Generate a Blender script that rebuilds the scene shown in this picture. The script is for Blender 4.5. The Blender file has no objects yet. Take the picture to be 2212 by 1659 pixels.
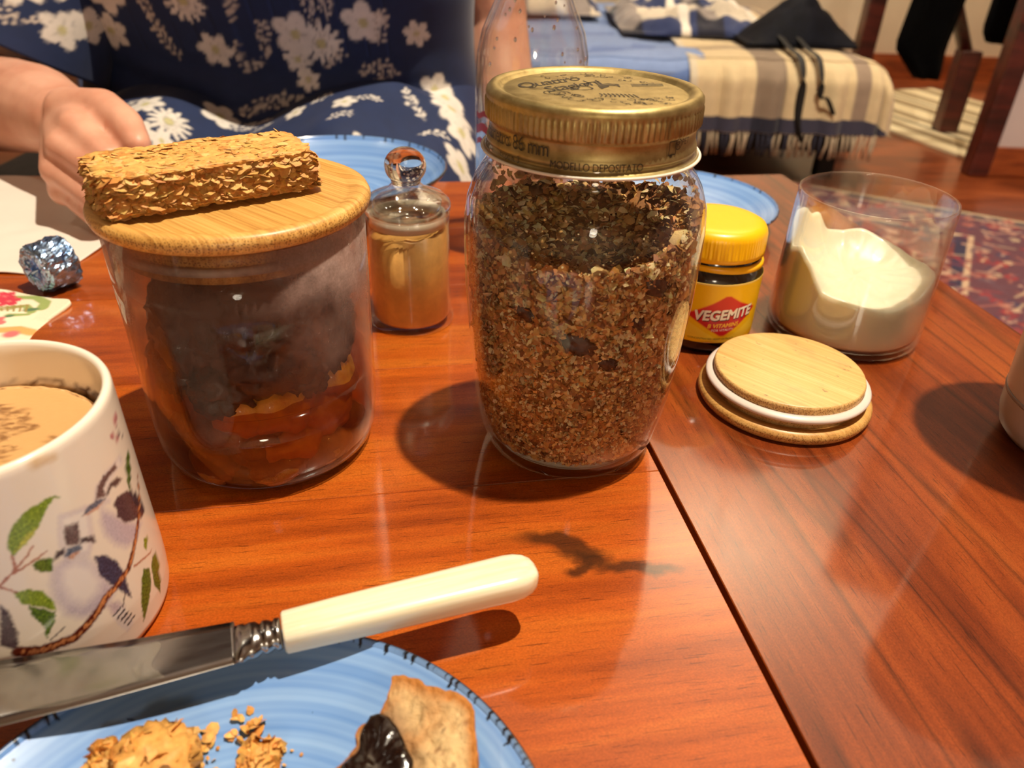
import bpy, bmesh, math, random, json
import numpy as np
from mathutils import Vector, Matrix, noise as mnoise

random.seed(7); RNG = np.random.default_rng(7)
SC = bpy.context.scene
T = 0.45                      # height of the table top above the floor
PI = math.pi

# ------------------------------------------------------------------ camera
cam_data = bpy.data.cameras.new('camera')
cam = bpy.data.objects.new('camera', cam_data); SC.collection.objects.link(cam)
cam.matrix_world = Matrix(((0.9994, -0.0336, 0.0, 0.0), (0.0180, 0.5342, -0.8452, 0.0),
                           (0.0284, 0.8447, 0.5345, T + 0.242), (0, 0, 0, 1)))
cam_data.sensor_width = 36.0
cam_data.lens = 1655.0 / 2212.0 * 36.0
cam_data.clip_start = 0.01
cam_data.dof.use_dof = True
cam_data.dof.focus_distance = 0.365
cam_data.dof.aperture_fstop = 10.0
SC.camera = cam

# ------------------------------------------------------------------ world, lamps, exposure
w = bpy.data.worlds.new('world'); SC.world = w; w.use_nodes = True
w.node_tree.nodes['Background'].inputs[0].default_value = (1.0, 0.8, 0.6, 1)
w.node_tree.nodes['Background'].inputs[1].default_value = 0.03

def lamp(name, kind, loc, power, color, size, **kw):
    d = bpy.data.lights.new(name, kind); d.energy = power; d.color = color
    if kind == 'SPOT':
        d.shadow_soft_size = size; d.spot_size = math.radians(kw.get('angle', 120)); d.spot_blend = 0.6
    elif kind == 'POINT': d.shadow_soft_size = size
    else: d.shape = 'DISK'; d.size = size
    o = bpy.data.objects.new(name, d); SC.collection.objects.link(o); o.location = loc
    if 'aim' in kw:
        o.rotation_euler = (Vector(kw['aim']) - Vector(loc)).to_track_quat('-Z', 'Y').to_euler()
    return o

WARM = (1.0, 0.87, 0.68)
lamp('table_downlight_lamp', 'SPOT', (0.52, 0.33, T + 2.19), 320, WARM, 0.026, angle=130)
lamp('sofa_downlight_lamp', 'SPOT', (0.36, 3.35, T + 2.15), 110, WARM, 0.04, angle=98)
lamp('hall_downlight_lamp', 'SPOT', (2.1, 3.3, T + 2.15), 85, WARM, 0.04, angle=118)
lamp('left_downlight_lamp', 'SPOT', (-1.35, 0.65, T + 2.15), 14, WARM, 0.05, angle=80)
lamp('front_fill_bulb', 'POINT', (0.15, -1.25, 1.06), 12, WARM, 0.10)  # unseen fill added behind the viewer to light the fronts of things
lamp('ceiling_fill_bulb', 'POINT', (0.95, 2.60, 2.08), 140, WARM, 0.05)  # unseen lamp added to brighten the ceiling for the table sheen

SC.view_settings.view_transform = 'Standard'
SC.view_settings.look = 'None'
SC.view_settings.exposure = -0.08
SC.view_settings.gamma = 1.0
SC.view_settings.use_curve_mapping = False
cy = SC.cycles
cy.adaptive_threshold = 0.02; cy.max_bounces = 10; cy.transparent_max_bounces = 24; cy.transmission_bounces = 10
cy.glossy_bounces = 5; cy.diffuse_bounces = 4
cy.caustics_reflective = False; cy.caustics_refractive = False
cy.sample_clamp_indirect = 4.0

# ------------------------------------------------------------------ helpers: colour and materials
def lin(r, g, b):
    return tuple((c / 255 / 12.92 if c / 255 <= 0.04045 else ((c / 255 + 0.055) / 1.055) ** 2.4) for c in (r, g, b))

class NT:
    def __init__(self, name):
        self.m = bpy.data.materials.new(name); self.m.use_nodes = True
        self.t = self.m.node_tree; self.t.nodes.clear()
        self.out = self.t.nodes.new('ShaderNodeOutputMaterial')
    def n(self, kind, **props):
        nd = self.t.nodes.new('ShaderNode' + kind)
        for k, v in props.items():
            if k == 'ins':
                for a, b in v.items(): self.set(nd, a, b)
            else: setattr(nd, k, v)
        return nd
    def set(self, nd, a, b):
        s = nd.inputs[a]
        if hasattr(b, 'is_output'): self.t.links.new(b, s)
        elif isinstance(b, (tuple, list)) and len(b) == 3 and s.type == 'RGBA': s.default_value = (*b, 1)
        else: s.default_value = b
    def link(self, a, b): self.t.links.new(a, b)
    def coord(self, which='Object', scale=(1, 1, 1), rot=(0, 0, 0), offset=None):
        tc = self.n('TexCoord'); mp = self.n('Mapping')
        self.link(tc.outputs[which], mp.inputs[0]); mp.inputs['Scale'].default_value = scale; mp.inputs['Rotation'].default_value = rot
        if offset is not None: self.link(offset, mp.inputs['Location'])
        return mp.outputs[0]
    def noise(self, vec, scale=1.0, detail=4, rough=0.55, dist=0.0):
        nd = self.n('TexNoise', ins={'Scale': scale, 'Detail': detail, 'Roughness': rough, 'Distortion': dist})
        if vec is not None: self.link(vec, nd.inputs['Vector'])
        return nd.outputs['Fac']
    def ramp(self, fac, stops, interp='LINEAR'):
        nd = self.n('ValToRGB'); self.link(fac, nd.inputs[0]); cr = nd.color_ramp; cr.interpolation = interp
        while len(cr.elements) < len(stops): cr.elements.new(0.5)
        for e, (p, c) in zip(cr.elements, stops):
            e.position = p; e.color = (*c, 1) if len(c) == 3 else c
        return nd.outputs[0]
    def mix(self, fac, a, b, mode='MIX'):
        nd = self.n('Mix', data_type='RGBA', blend_type=mode)
        for i, v in ((0, fac), (6, a), (7, b)):
            if hasattr(v, 'is_output'): self.link(v, nd.inputs[i])
            elif isinstance(v, (int, float)): nd.inputs[i].default_value = v
            else: nd.inputs[i].default_value = (*v, 1)
        return nd.outputs[2]
    def math(self, op, a, b=0.0, clamp=False):
        nd = self.n('Math', operation=op, use_clamp=clamp)
        for i, v in ((0, a), (1, b)):
            if hasattr(v, 'is_output'): self.link(v, nd.inputs[i])
            else: nd.inputs[i].default_value = v
        return nd.outputs[0]
    def bump(self, h, strength=0.3, dist=0.001, normal=None):
        nd = self.n('Bump', ins={'Strength': strength, 'Distance': dist}); self.link(h, nd.inputs['Height'])
        if normal is not None: self.link(normal, nd.inputs['Normal'])
        return nd.outputs[0]
    def attr(self, name='col'):
        return self.n('Attribute', attribute_name=name).outputs['Color']
    def principled(self, color, rough=0.5, metal=0.0, bump=None, coat=0.0, sss=0.0, spec=0.5, sheen=0.0, sss_r=(0.004, 0.002, 0.001), coat_rough=0.08):
        p = self.n('BsdfPrincipled')
        self.set(p, 'Base Color', color); self.set(p, 'Roughness', rough); self.set(p, 'Metallic', metal)
        self.set(p, 'Specular IOR Level', spec); self.set(p, 'Coat Weight', coat); self.set(p, 'Coat Roughness', coat_rough); self.set(p, 'Coat IOR', 1.65 if coat > 0.75 else 1.5)
        if sss: self.set(p, 'Subsurface Weight', sss); p.inputs['Subsurface Radius'].default_value = sss_r; self.set(p, 'Subsurface Scale', 1.0)
        if sheen: self.set(p, 'Sheen Weight', sheen); self.set(p, 'Sheen Roughness', 0.4)
        if bump is not None: self.link(bump, p.inputs['Normal'])
        return p.outputs[0]
    def done(self, shader):
        self.link(shader, self.out.inputs[0]); return self.m

def mat_plain(name, color, rough=0.5, metal=0.0, var=0.12, vscale=40, bump=0.0, bscale=300, **kw):
    n = NT(name); v = n.coord(); f = n.noise(v, vscale, 5)
    dark = tuple(c * (1 - var) for c in color); light = tuple(min(1, c * (1 + var)) for c in color)
    col = n.ramp(f, [(0.3, dark), (0.7, light)])
    b = n.bump(n.noise(v, bscale, 4), bump) if bump else None
    return n.done(n.principled(col, rough, metal, b, **kw))

def mat_attr(name, rough=0.5, bump=0.0, bscale=400, var=0.0, vscale=60, metal=0.0, **kw):
    n = NT(name); col = n.attr(); v = n.coord()
    if var:
        f = n.ramp(n.noise(v, vscale, 5), [(0.25, (1 - var,) * 3), (0.75, (1,) * 3)])
        col = n.mix(1.0, col, f, 'MULTIPLY')
    b = n.bump(n.noise(v, bscale, 4), bump) if bump else None
    return n.done(n.principled(col, rough, metal, b, **kw))

def mat_glass(name, tint=(0.97, 0.98, 0.97), base=0.05, haze=None, power=4.0, rough=0.015):
    """thin glass wall: clear straight through, mirror-like towards grazing angles"""
    n = NT(name)
    lw = n.n('LayerWeight', ins={'Blend': 0.5})
    f = n.math('POWER', lw.outputs['Facing'], power)
    fac = n.math('ADD', n.math('MULTIPLY', f, 0.75), base, True)
    tr = n.n('BsdfTransparent'); tr.inputs[0].default_value = (*tint, 1)
    gl = n.n('BsdfGlossy', ins={'Roughness': rough}); gl.inputs[0].default_value = (1, 1, 1, 1)
    mx = n.n('MixShader'); n.link(fac, mx.inputs[0]); n.link(tr.outputs[0], mx.inputs[1]); n.link(gl.outputs[0], mx.inputs[2])
    sh = mx.outputs[0]
    if haze:
        hf, hcol = haze(n)
        df = n.n('BsdfTranslucent'); d2 = n.n('BsdfDiffuse'); n.set(df, 0, hcol); n.set(d2, 0, hcol)
        mm = n.n('MixShader'); mm.inputs[0].default_value = 0.5; n.link(df.outputs[0], mm.inputs[1]); n.link(d2.outputs[0], mm.inputs[2])
        m2 = n.n('MixShader'); n.link(hf, m2.inputs[0]); n.link(sh, m2.inputs[1]); n.link(mm.outputs[0], m2.inputs[2])
        sh = m2.outputs[0]
    return n.done(sh)

# ------------------------------------------------------------------ helpers: objects
def empty(name, label=None, cat=None, loc=(0, 0, 0), rz=0.0, group=None):
    o = bpy.data.objects.new(name, None); SC.collection.objects.link(o)
    o.location = loc; o.rotation_euler = (0, 0, rz); o.empty_display_size = 0.02
    tag(o, label, cat, group); return o

def tag(o, label=None, cat=None, group=None, kind=None):
    if label: o['label'] = label
    if cat: o['category'] = cat
    if group: o['group'] = group
    if kind: o['kind'] = kind
    return o

def mk(name, verts, faces, mat, parent=None, col=None, smooth=True, loc=None, kind=None):
    me = bpy.data.meshes.new(name)
    me.from_pydata(verts.tolist() if isinstance(verts, np.ndarray) else verts, [], faces.tolist() if isinstance(faces, np.ndarray) else faces)
    if smooth: me.polygons.foreach_set('use_smooth', [True] * len(me.polygons))
    if col is not None:
        a = me.color_attributes.new('col', 'FLOAT_COLOR', 'POINT')
        c = np.ones((len(me.vertices), 4)); c[:, :3] = col
        a.data.foreach_set('color', c.ravel())
    if mat is not None: me.materials.append(mat)
    me.update()
    o = bpy.data.objects.new(name, me); SC.collection.objects.link(o)
    if parent is not None: o.parent = parent
    if loc is not None: o.location = loc
    if kind: o['kind'] = kind
    return o

def lathe(profile, thetas=64):
    """revolve (r, z) points; returns verts, faces. A closed profile is given with its first point repeated."""
    if isinstance(thetas, int): thetas = np.linspace(0, 2 * PI, thetas, endpoint=False)
    th = np.asarray(thetas); p = np.asarray(profile, float); n, m = len(th), len(p)
    closed = np.allclose(p[0], p[-1]); 
    if closed: p = p[:-1]; m -= 1
    V = np.stack([np.outer(np.cos(th), p[:, 0]), np.outer(np.sin(th), p[:, 0]), np.tile(p[:, 1], (n, 1))], -1).reshape(-1, 3)
    F = []
    for i in range(n):
        a, b = i * m, ((i + 1) % n) * m
        for j in range(m if closed else m - 1):
            k = (j + 1) % m
            r0, r1 = p[j, 0], p[k, 0]
            if r0 < 1e-7 and r1 < 1e-7: continue
            F.append((a + j, b + j, b + k, a + k))
    return V, F

def weld(o, d=1e-6):
    bm = bmesh.new(); bm.from_mesh(o.data); bmesh.ops.remove_doubles(bm, verts=bm.verts, dist=d)
    bmesh.ops.recalc_face_normals(bm, faces=bm.faces); bm.to_mesh(o.data); bm.free(); return o

def grid_faces(nu, nv, wrap=False):
    F = []
    for i in range(nu if wrap else nu - 1):
        a, b = i * nv, ((i + 1) % nu) * nv
        F += [(a + j, b + j, b + j + 1, a + j + 1) for j in range(nv - 1)]
    return F

def bevel_box(name, lo, hi, mat, parent=None, bev=0.002, seg=2, loc=None):
    bm = bmesh.new(); bmesh.ops.create_cube(bm, size=1)
    lo, hi = Vector(lo), Vector(hi)
    for v in bm.verts: v.co = Vector([(lo[i] + hi[i]) / 2 + v.co[i] * (hi[i] - lo[i]) for i in range(3)])
    if bev: bmesh.ops.bevel(bm, geom=list(bm.edges), offset=bev, segments=seg, affect='EDGES', profile=0.5)
    me = bpy.data.meshes.new(name); bm.to_mesh(me); bm.free(); me.materials.append(mat)
    o = bpy.data.objects.new(name, me); SC.collection.objects.link(o)
    if parent is not None: o.parent = parent
    if loc is not None: o.location = loc
    return o

def tube(pts, radii, seg=12, cap=True):
    """swept tube through pts; returns verts, faces"""
    P = [Vector(p) for p in pts]; V = []; F = []
    up = Vector((0.13, 0.31, 0.94)); fr = []
    for i, p in enumerate(P):
        d = (P[min(i + 1, len(P) - 1)] - P[max(i - 1, 0)]).normalized()
        a = d.cross(up); a = a.normalized() if a.length > 1e-4 else Vector((1, 0, 0)); b = d.cross(a).normalized(); fr.append((a, b))
    for (a, b), p, r in zip(fr, P, radii if hasattr(radii, '__len__') else [radii] * len(P)):
        rx, ry = r if hasattr(r, '__len__') else (r, r)
        for k in range(seg):
            t = 2 * PI * k / seg; V.append(tuple(p + a * (math.cos(t) * rx) + b * (math.sin(t) * ry)))
    for i in range(len(P) - 1):
        for k in range(seg):
            l = (k + 1) % seg; F.append((i * seg + k, i * seg + l, (i + 1) * seg + l, (i + 1) * seg + k))
    if cap:
        F.append(tuple(range(seg))[::-1]); F.append(tuple((len(P) - 1) * seg + k for k in range(seg)))
    return V, F

def smooth_path(pts, n=8):
    P = [Vector(p) for p in pts]; out = []
    for i in range(len(P) - 1):
        p0, p1, p2, p3 = P[max(i - 1, 0)], P[i], P[i + 1], P[min(i + 2, len(P) - 1)]
        for k in range(n):
            t = k / n
            out.append(0.5 * ((2 * p1) + (-p0 + p2) * t + (2 * p0 - 5 * p1 + 4 * p2 - p3) * t * t + (-p0 + 3 * p1 - 3 * p2 + p3) * t ** 3))
    out.append(P[-1]); return out

def join(parts):
    V, F, n = [], [], 0
    for v, f in parts:
        v = list(map(tuple, v)); V += v; F += [tuple(i + n for i in q) for q in f]; n += len(v)
    return V, F

def fbm(p, s, octv=3):
    v = Vector(p) * s; a = 1.0; r = 0.0
    for _ in range(octv): r += a * mnoise.noise(v); v = v * 2.03; a *= 0.5
    return r

# ------------------------------------------------------------------ helpers: painting colour onto dense meshes
def sdf_poly(P, poly):
    poly = np.asarray(poly, float); d = np.full(len(P), 1e9); s = np.ones(len(P))
    for i in range(len(poly)):
        a, b = poly[i], poly[i - 1]; e = b - a; wv = P - a
        t = np.clip((wv @ e) / max(e @ e, 1e-12), 0, 1); q = wv - t[:, None] * e
        d = np.minimum(d, (q * q).sum(1))
        c1 = P[:, 1] >= a[1]; c2 = P[:, 1] < b[1]; c3 = e[0] * wv[:, 1] > e[1] * wv[:, 0]
        s = np.where((c1 & c2 & c3) | (~c1 & ~c2 & ~c3), -s, s)
    return np.sqrt(d) * s

def blend(col, idx, a, color):
    c = np.asarray(color); col[idx] = col[idx] * (1 - a[:, None]) + c * a[:, None]

def paint_poly(col, P, poly, color, soft=0.2, alpha=1.0, color2=None):
    poly = np.asarray(poly, float); lo, hi = poly.min(0) - soft * 2, poly.max(0) + soft * 2
    idx = np.where((P[:, 0] > lo[0]) & (P[:, 0] < hi[0]) & (P[:, 1] > lo[1]) & (P[:, 1] < hi[1]))[0]
    if not len(idx): return
    d = sdf_poly(P[idx], poly); a = np.clip(0.5 - d / (2 * soft), 0, 1) * alpha
    if color2 is not None:
        k = np.sin(P[idx, 0] * 9.1 + np.sin(P[idx, 1] * 7.3) * 1.7) * np.sin(P[idx, 1] * 11.3 + 1.3 * np.sin(P[idx, 0] * 5.1))
        k = np.clip(0.5 + 0.6 * k, 0, 1)[:, None]
        c = np.asarray(color) * (1 - k) + np.asarray(color2) * k
        col[idx] = col[idx] * (1 - a[:, None]) + c * a[:, None]
    else: blend(col, idx, a, color)

def paint_stroke(col, P, pts, w0, w1, color, soft=0.15, alpha=1.0):
    pts = np.asarray(pts, float); n = len(pts) - 1
    pad = max(w0, w1) + 2 * soft
    idx = np.where(np.all((P > pts.min(0) - pad) & (P < pts.max(0) + pad), 1))[0]
    if not len(idx): return
    best = np.full(len(idx), 1e9)
    for i in range(n):
        a, e = pts[i], pts[i + 1] - pts[i]; wv = P[idx] - a
        t = np.clip((wv @ e) / max(e @ e, 1e-12), 0, 1); q = wv - t[:, None] * e
        wd = w0 + (w1 - w0) * (i + t) / n
        best = np.minimum(best, np.sqrt((q * q).sum(1)) - wd)
    blend(col, idx, np.clip(0.5 - best / (2 * soft), 0, 1) * alpha, color)

def paint_ellipse(col, P, c, rx, ry, ang, color, soft=0.15, alpha=1.0):
    idx = np.where((np.abs(P[:, 0] - c[0]) < max(rx, ry) * 1.3) & (np.abs(P[:, 1] - c[1]) < max(rx, ry) * 1.3))[0]
    if not len(idx): return
    q = P[idx] - np.asarray(c); ca, sa = math.cos(ang), math.sin(ang)
    u = (q[:, 0] * ca + q[:, 1] * sa) / rx; v = (-q[:, 0] * sa + q[:, 1] * ca) / ry
    blend(col, idx, np.clip((1 - np.sqrt(u * u + v * v)) / (2 * soft) + 0.5, 0, 1) * alpha, color)

def paint_flower(col, P, c, r, kind=0, ang=0.0, white=(0.83, 0.80, 0.76), core=(0.55, 0.5, 0.25)):
    n = (5, 14, 6)[kind]
    for k in range(n):
        a = ang + 2 * PI * k / n
        d = r * (0.55 if kind != 1 else 0.62)
        paint_ellipse(col, P, (c[0] + math.cos(a) * d, c[1] + math.sin(a) * d), r * (0.47 if kind != 1 else 0.4), r * (0.37, 0.115, 0.3)[kind], a, white, 0.12)
        paint_ellipse(col, P, (c[0] + math.cos(a) * d * 0.7, c[1] + math.sin(a) * d * 0.7), r * 0.25, r * 0.02, a, tuple(0.55 * x for x in white), 0.6, 0.6)
    paint_ellipse(col, P, c, r * 0.22, r * 0.22, 0, core, 0.2)

def paint_sprig(col, P, c, r, ang, white=(0.75, 0.73, 0.70), seed=0):
    rr = random.Random(seed)
    ca, sa = math.cos(ang), math.sin(ang)
    paint_stroke(col, P, [(c[0] - ca * r, c[1] - sa * r), (c[0] + ca * r, c[1] + sa * r)], r * 0.03, r * 0.03, white, r * 0.03)
    for k in range(11):
        t = -0.8 + 1.8 * k / 10; sd = 1 if k % 2 else -1; a = ang + sd * rr.uniform(0.5, 1.0); d = r * rr.uniform(0.22, 0.5) * (1.1 - 0.4 * abs(t))
        q = (c[0] + ca * r * t + math.cos(a) * d, c[1] + sa * r * t + math.sin(a) * d)
        paint_ellipse(col, P, q, r * 0.17, r * 0.09, a, white, 0.2)

def flakes(pts, nrm, size, colors, rng, tilt=0.6, bend=0.25, n=6, thick=0.0):
    """one small bent disc per point: returns verts, faces, colours"""
    V, F, C = [], [], []; k0 = 0
    for p, nn, s, c in zip(pts, nrm, size, colors):
        a = Vector(nn) + Vector(rng.normal(0, tilt, 3)); a.normalize()
        x = a.orthogonal().normalized(); y = a.cross(x); rot = rng.uniform(0, 6.28)
        x, y = x * math.cos(rot) + y * math.sin(rot), -x * math.sin(rot) + y * math.cos(rot)
        asp = rng.uniform(0.5, 1.0); p = Vector(p)
        V.append(tuple(p + a * s * bend * 0.6)); C.append(c)
        for k in range(n):
            t = 2 * PI * k / n; rr = s * rng.uniform(0.75, 1.15); u = math.cos(t) * rr; v = math.sin(t) * rr * asp
            V.append(tuple(p + x * u + y * v - a * (bend * u * u / s))); C.append(tuple(ci * rng.uniform(0.8, 1.1) for ci in c))
        F += [(k0, k0 + 1 + k, k0 + 1 + (k + 1) % n) for k in range(n)]
        k0 += n + 1
    return V, F, np.array(C)

def lump(radii, seed, sub=3, rough=0.15, freq=2.0, ridged=False):
    bm = bmesh.new(); bmesh.ops.create_icosphere(bm, subdivisions=sub, radius=1.0)
    off = Vector((seed * 3.7, seed * 1.3, seed * 7.1))
    for v in bm.verts:
        f = fbm(v.co + off, freq, 3)
        if ridged: f = -abs(fbm(v.co + off, freq, 3)) * 1.3 + 0.3
        d = 1 + rough * f; v.co = Vector((v.co.x * radii[0] * d, v.co.y * radii[1] * d, v.co.z * radii[2] * d))
    V = [tuple(v.co) for v in bm.verts]; F = [tuple(x.index for x in f.verts) for f in bm.faces]; bm.free(); return V, F

_txt_cache = {}
def text_mesh(s, size, extrude=0.0, shear=0.0, spacing=1.0):
    cu = bpy.data.curves.new('t', 'FONT'); cu.body = s; cu.size = size; cu.align_x = 'CENTER'; cu.align_y = 'CENTER'
    cu.extrude = extrude; cu.shear = shear; cu.resolution_u = 3; cu.space_character = spacing
    o = bpy.data.objects.new('t', cu); SC.collection.objects.link(o)
    me = bpy.data.meshes.new_from_object(o.evaluated_get(bpy.context.evaluated_depsgraph_get()))
    V = np.array([v.co[:] for v in me.vertices]); F = [tuple(p.vertices) for p in me.polygons]
    bpy.data.objects.remove(o); bpy.data.curves.remove(cu); bpy.data.meshes.remove(me)
    return V, F

def wrap_cyl(V, R, th0, z0, off=0.0002, taper=0.0):
    """bend flat lettering (x along, y up, z out) round a cylinder of radius R about +Z"""
    V = np.asarray(V); th = th0 + V[:, 0] / R; z = z0 + V[:, 1]
    r = R + off + V[:, 2] + taper * V[:, 1]
    return np.stack([r * np.cos(th), r * np.sin(th), z], 1)

# ------------------------------------------------------------------ the room
def structure(o, label=None): o['kind'] = 'structure'; return o

def wall_mat(name, c): return mat_plain(name, lin(*c), 0.8, var=0.06, vscale=6, bump=0.05, bscale=200)
M_CREAM = wall_mat('cream_wall_paint', (222, 210, 186)); M_LILAC = wall_mat('pale_wall_paint', (205, 190, 188))
M_CEIL = wall_mat('ceiling_paint', (226, 214, 196))

def wood_mat(name, dark, mid, light, rough=0.32, scale=(3.2, 26, 26), pore=0.6, coat=0.25, along='X', pores=True, bump=0.12, spec=0.5, stains=(), lines=0.0):
    n = NT(name)
    oi = n.n('ObjectInfo'); off = n.n('CombineXYZ')
    r = n.math('MULTIPLY', oi.outputs['Random'], 37.0); n.link(r, off.inputs[0]); n.link(r, off.inputs[1])
    tc = n.n('TexCoord'); add = n.n('VectorMath', operation='ADD'); n.link(tc.outputs['Object'], add.inputs[0]); n.link(off.outputs[0], add.inputs[1])
    def sc(s):
        m = n.n('VectorMath', operation='MULTIPLY'); n.link(add.outputs[0], m.inputs[0])
        m.inputs[1].default_value = s if along == 'X' else (s[1], s[0], s[2]); return m.outputs[0]
    g = n.noise(sc(scale), 1.0, 7, 0.62, 0.55)
    g2 = n.noise(sc((scale[0] * 2.2, scale[1] * 5, scale[2] * 5)), 1.0, 5, 0.6, 0.3)
    blot = n.noise(sc((4.5, 11, 11)), 1.0, 3, 0.5, 1.2)
    f = n.math('ADD', n.math('MULTIPLY', g, 0.62), n.math('ADD', n.math('MULTIPLY', g2, 0.20), n.math('MULTIPLY', blot, 0.22)))
    col = n.ramp(f, [(0.36, dark), (0.47, tuple(0.5 * (a + b) for a, b in zip(dark, mid))), (0.53, mid), (0.66, light)])
    tone = n.ramp(oi.outputs['Random'], [(0.0, (0.93, 0.92, 0.9)), (1.0, (1.04, 1.04, 1.04))])
    col = n.mix(1.0, col, tone, 'MULTIPLY')
    h = g2
    if lines:       # dark growth lines running with the grain
        ln_ = n.noise(sc((0.9, 17, 17)), 1.0, 3, 0.45, 0.5)
        band = n.math('ABSOLUTE', n.math('SUBTRACT', n.math('FRACT', n.math('MULTIPLY', ln_, 9.0)), 0.5))
        lm = n.ramp(band, [(0.0, (1 - lines,) * 3), (0.10, (1 - 0.35 * lines,) * 3), (0.22, (1, 1, 1))]); col = n.mix(1.0, col, lm, 'MULTIPLY')
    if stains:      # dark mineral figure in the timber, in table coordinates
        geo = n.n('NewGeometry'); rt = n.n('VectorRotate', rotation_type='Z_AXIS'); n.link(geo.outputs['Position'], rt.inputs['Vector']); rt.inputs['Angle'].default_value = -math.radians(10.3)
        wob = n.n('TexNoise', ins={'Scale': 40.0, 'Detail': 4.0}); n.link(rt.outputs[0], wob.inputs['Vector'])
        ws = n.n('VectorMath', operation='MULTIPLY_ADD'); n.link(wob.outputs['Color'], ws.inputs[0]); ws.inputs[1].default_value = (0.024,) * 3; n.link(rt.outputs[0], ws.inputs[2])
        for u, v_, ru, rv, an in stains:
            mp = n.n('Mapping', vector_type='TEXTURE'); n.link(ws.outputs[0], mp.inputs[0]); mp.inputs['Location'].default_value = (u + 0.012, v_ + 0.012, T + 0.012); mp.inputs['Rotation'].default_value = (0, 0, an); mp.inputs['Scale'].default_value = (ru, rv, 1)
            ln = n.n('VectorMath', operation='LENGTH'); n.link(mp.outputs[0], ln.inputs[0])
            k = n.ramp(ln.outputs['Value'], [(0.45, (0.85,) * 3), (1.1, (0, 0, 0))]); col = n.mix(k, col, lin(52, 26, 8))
    if pores:
        p = n.noise(sc((75, 1900, 1900)), 1.0, 2, 0.5)
        pm = n.ramp(p, [(0.635, (1, 1, 1)), (0.675, (0.14, 0.12, 0.1))])
        fl = n.ramp(n.noise(sc((1100, 2200, 2200)), 1.0, 2, 0.6), [(0.32, (0.74,) * 3), (0.68, (1.2,) * 3)])
        col = n.mix(1.0, n.mix(pore, (1, 1, 1), pm), col, 'MULTIPLY'); col = n.mix(1.0, col, fl, 'MULTIPLY')
        h = n.math('ADD', n.math('MULTIPLY', g2, 0.5), n.math('MULTIPLY', n.noise(sc((500, 1500, 1500)), 1.0, 2), 0.35))
    rr = n.math('ADD', n.math('MULTIPLY', g, 0.12), rough - 0.06)
    return n.done(n.principled(col, rr, 0, n.bump(h, bump, 0.0006), coat=coat, coat_rough=0.07 if coat > 0.5 else 0.12, spec=spec))

M_FLOOR = wood_mat('floor_boards', lin(70, 28, 12), lin(124, 58, 26), lin(160, 84, 42), rough=0.3, scale=(1.5, 9, 9), pores=False)
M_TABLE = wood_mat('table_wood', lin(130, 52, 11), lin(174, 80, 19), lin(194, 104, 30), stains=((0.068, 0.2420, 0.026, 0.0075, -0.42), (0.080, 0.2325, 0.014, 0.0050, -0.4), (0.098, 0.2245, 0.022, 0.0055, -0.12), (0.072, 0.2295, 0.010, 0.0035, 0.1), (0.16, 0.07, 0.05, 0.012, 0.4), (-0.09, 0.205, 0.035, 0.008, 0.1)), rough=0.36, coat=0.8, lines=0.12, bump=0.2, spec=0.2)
M_LEAF = wood_mat('table_leaf_wood', lin(88, 28, 14), lin(158, 66, 30), lin(188, 88, 42))
M_DARKWOOD = wood_mat('dark_stained_wood', lin(40, 12, 8), lin(78, 26, 18), lin(100, 40, 28), rough=0.4, pores=False)
M_TRIM = wood_mat('orange_trim_wood', lin(96, 38, 14), lin(150, 72, 30), lin(172, 92, 44), rough=0.4, pores=False)
M_BLACK = mat_plain('black_paint', lin(16, 13, 12), 0.7)

XL, XR, YN, YB, ZC = -2.3, 2.7, -1.9, 4.05, 2.68
structure(bevel_box('floor', (XL, YN, -0.06), (XR, YB, 0.0), M_FLOOR, bev=0))
structure(bevel_box('ceiling', (XL, YN, ZC), (XR, YB, ZC + 0.06), M_CEIL, bev=0))
structure(bevel_box('wall_back', (XL, YB, 0), (XR, YB + 0.08, ZC), M_CREAM, bev=0))
structure(bevel_box('wall_left', (XL - 0.08, YN, 0), (XL, YB, ZC), M_CREAM, bev=0))
structure(bevel_box('wall_front', (XL, YN - 0.08, 0), (XR, YN, ZC), M_CREAM, bev=0))
structure(bevel_box('wall_right', (XR, YN, 0), (XR + 0.08, 2.46, ZC), M_LILAC, bev=0))
structure(bevel_box('wall_far_right', (XR, 2.46, 0), (XR + 0.08, YB, ZC), M_CREAM, bev=0))
structure(bevel_box('wall_return', (1.465, 2.42, 0), (XR, 2.50, ZC), M_LILAC, bev=0))
structure(bevel_box('baseboard_right', (1.466, 2.402, 0), (XR, 2.4195, 0.09), M_TRIM, bev=0.004))
structure(bevel_box('baseboard_back', (XL, YB - 0.018, 0), (XR, YB, 0.11), M_TRIM, bev=0.004))
structure(bevel_box('trim_1', (1.402, 2.395, 0), (1.464, 2.455, ZC), M_DARKWOOD, bev=0.006))
structure(bevel_box('trim_2', (1.466, 2.501, 2.1), (XR, 2.56, 2.22), M_DARKWOOD, bev=0.006))
# unseen dark panel added under the left ceiling to hold down the fill light
def fill_damping_panel():
    pl = [(XL, YN), (-1.30, YN), (-0.30, 1.60), (0.25, YB), (XL, YB)]; n = len(pl)
    V = [(x, y, ZC - 0.03) for x, y in pl] + [(x, y, ZC - 0.0005) for x, y in pl]
    F = [tuple(range(n))[::-1], tuple(range(n, 2 * n))] + [(k, (k + 1) % n, n + (k + 1) % n, n + k) for k in range(n)]
    structure(mk('trim_3', V, F, M_DARKWOOD, None, smooth=False))
fill_damping_panel()

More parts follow.
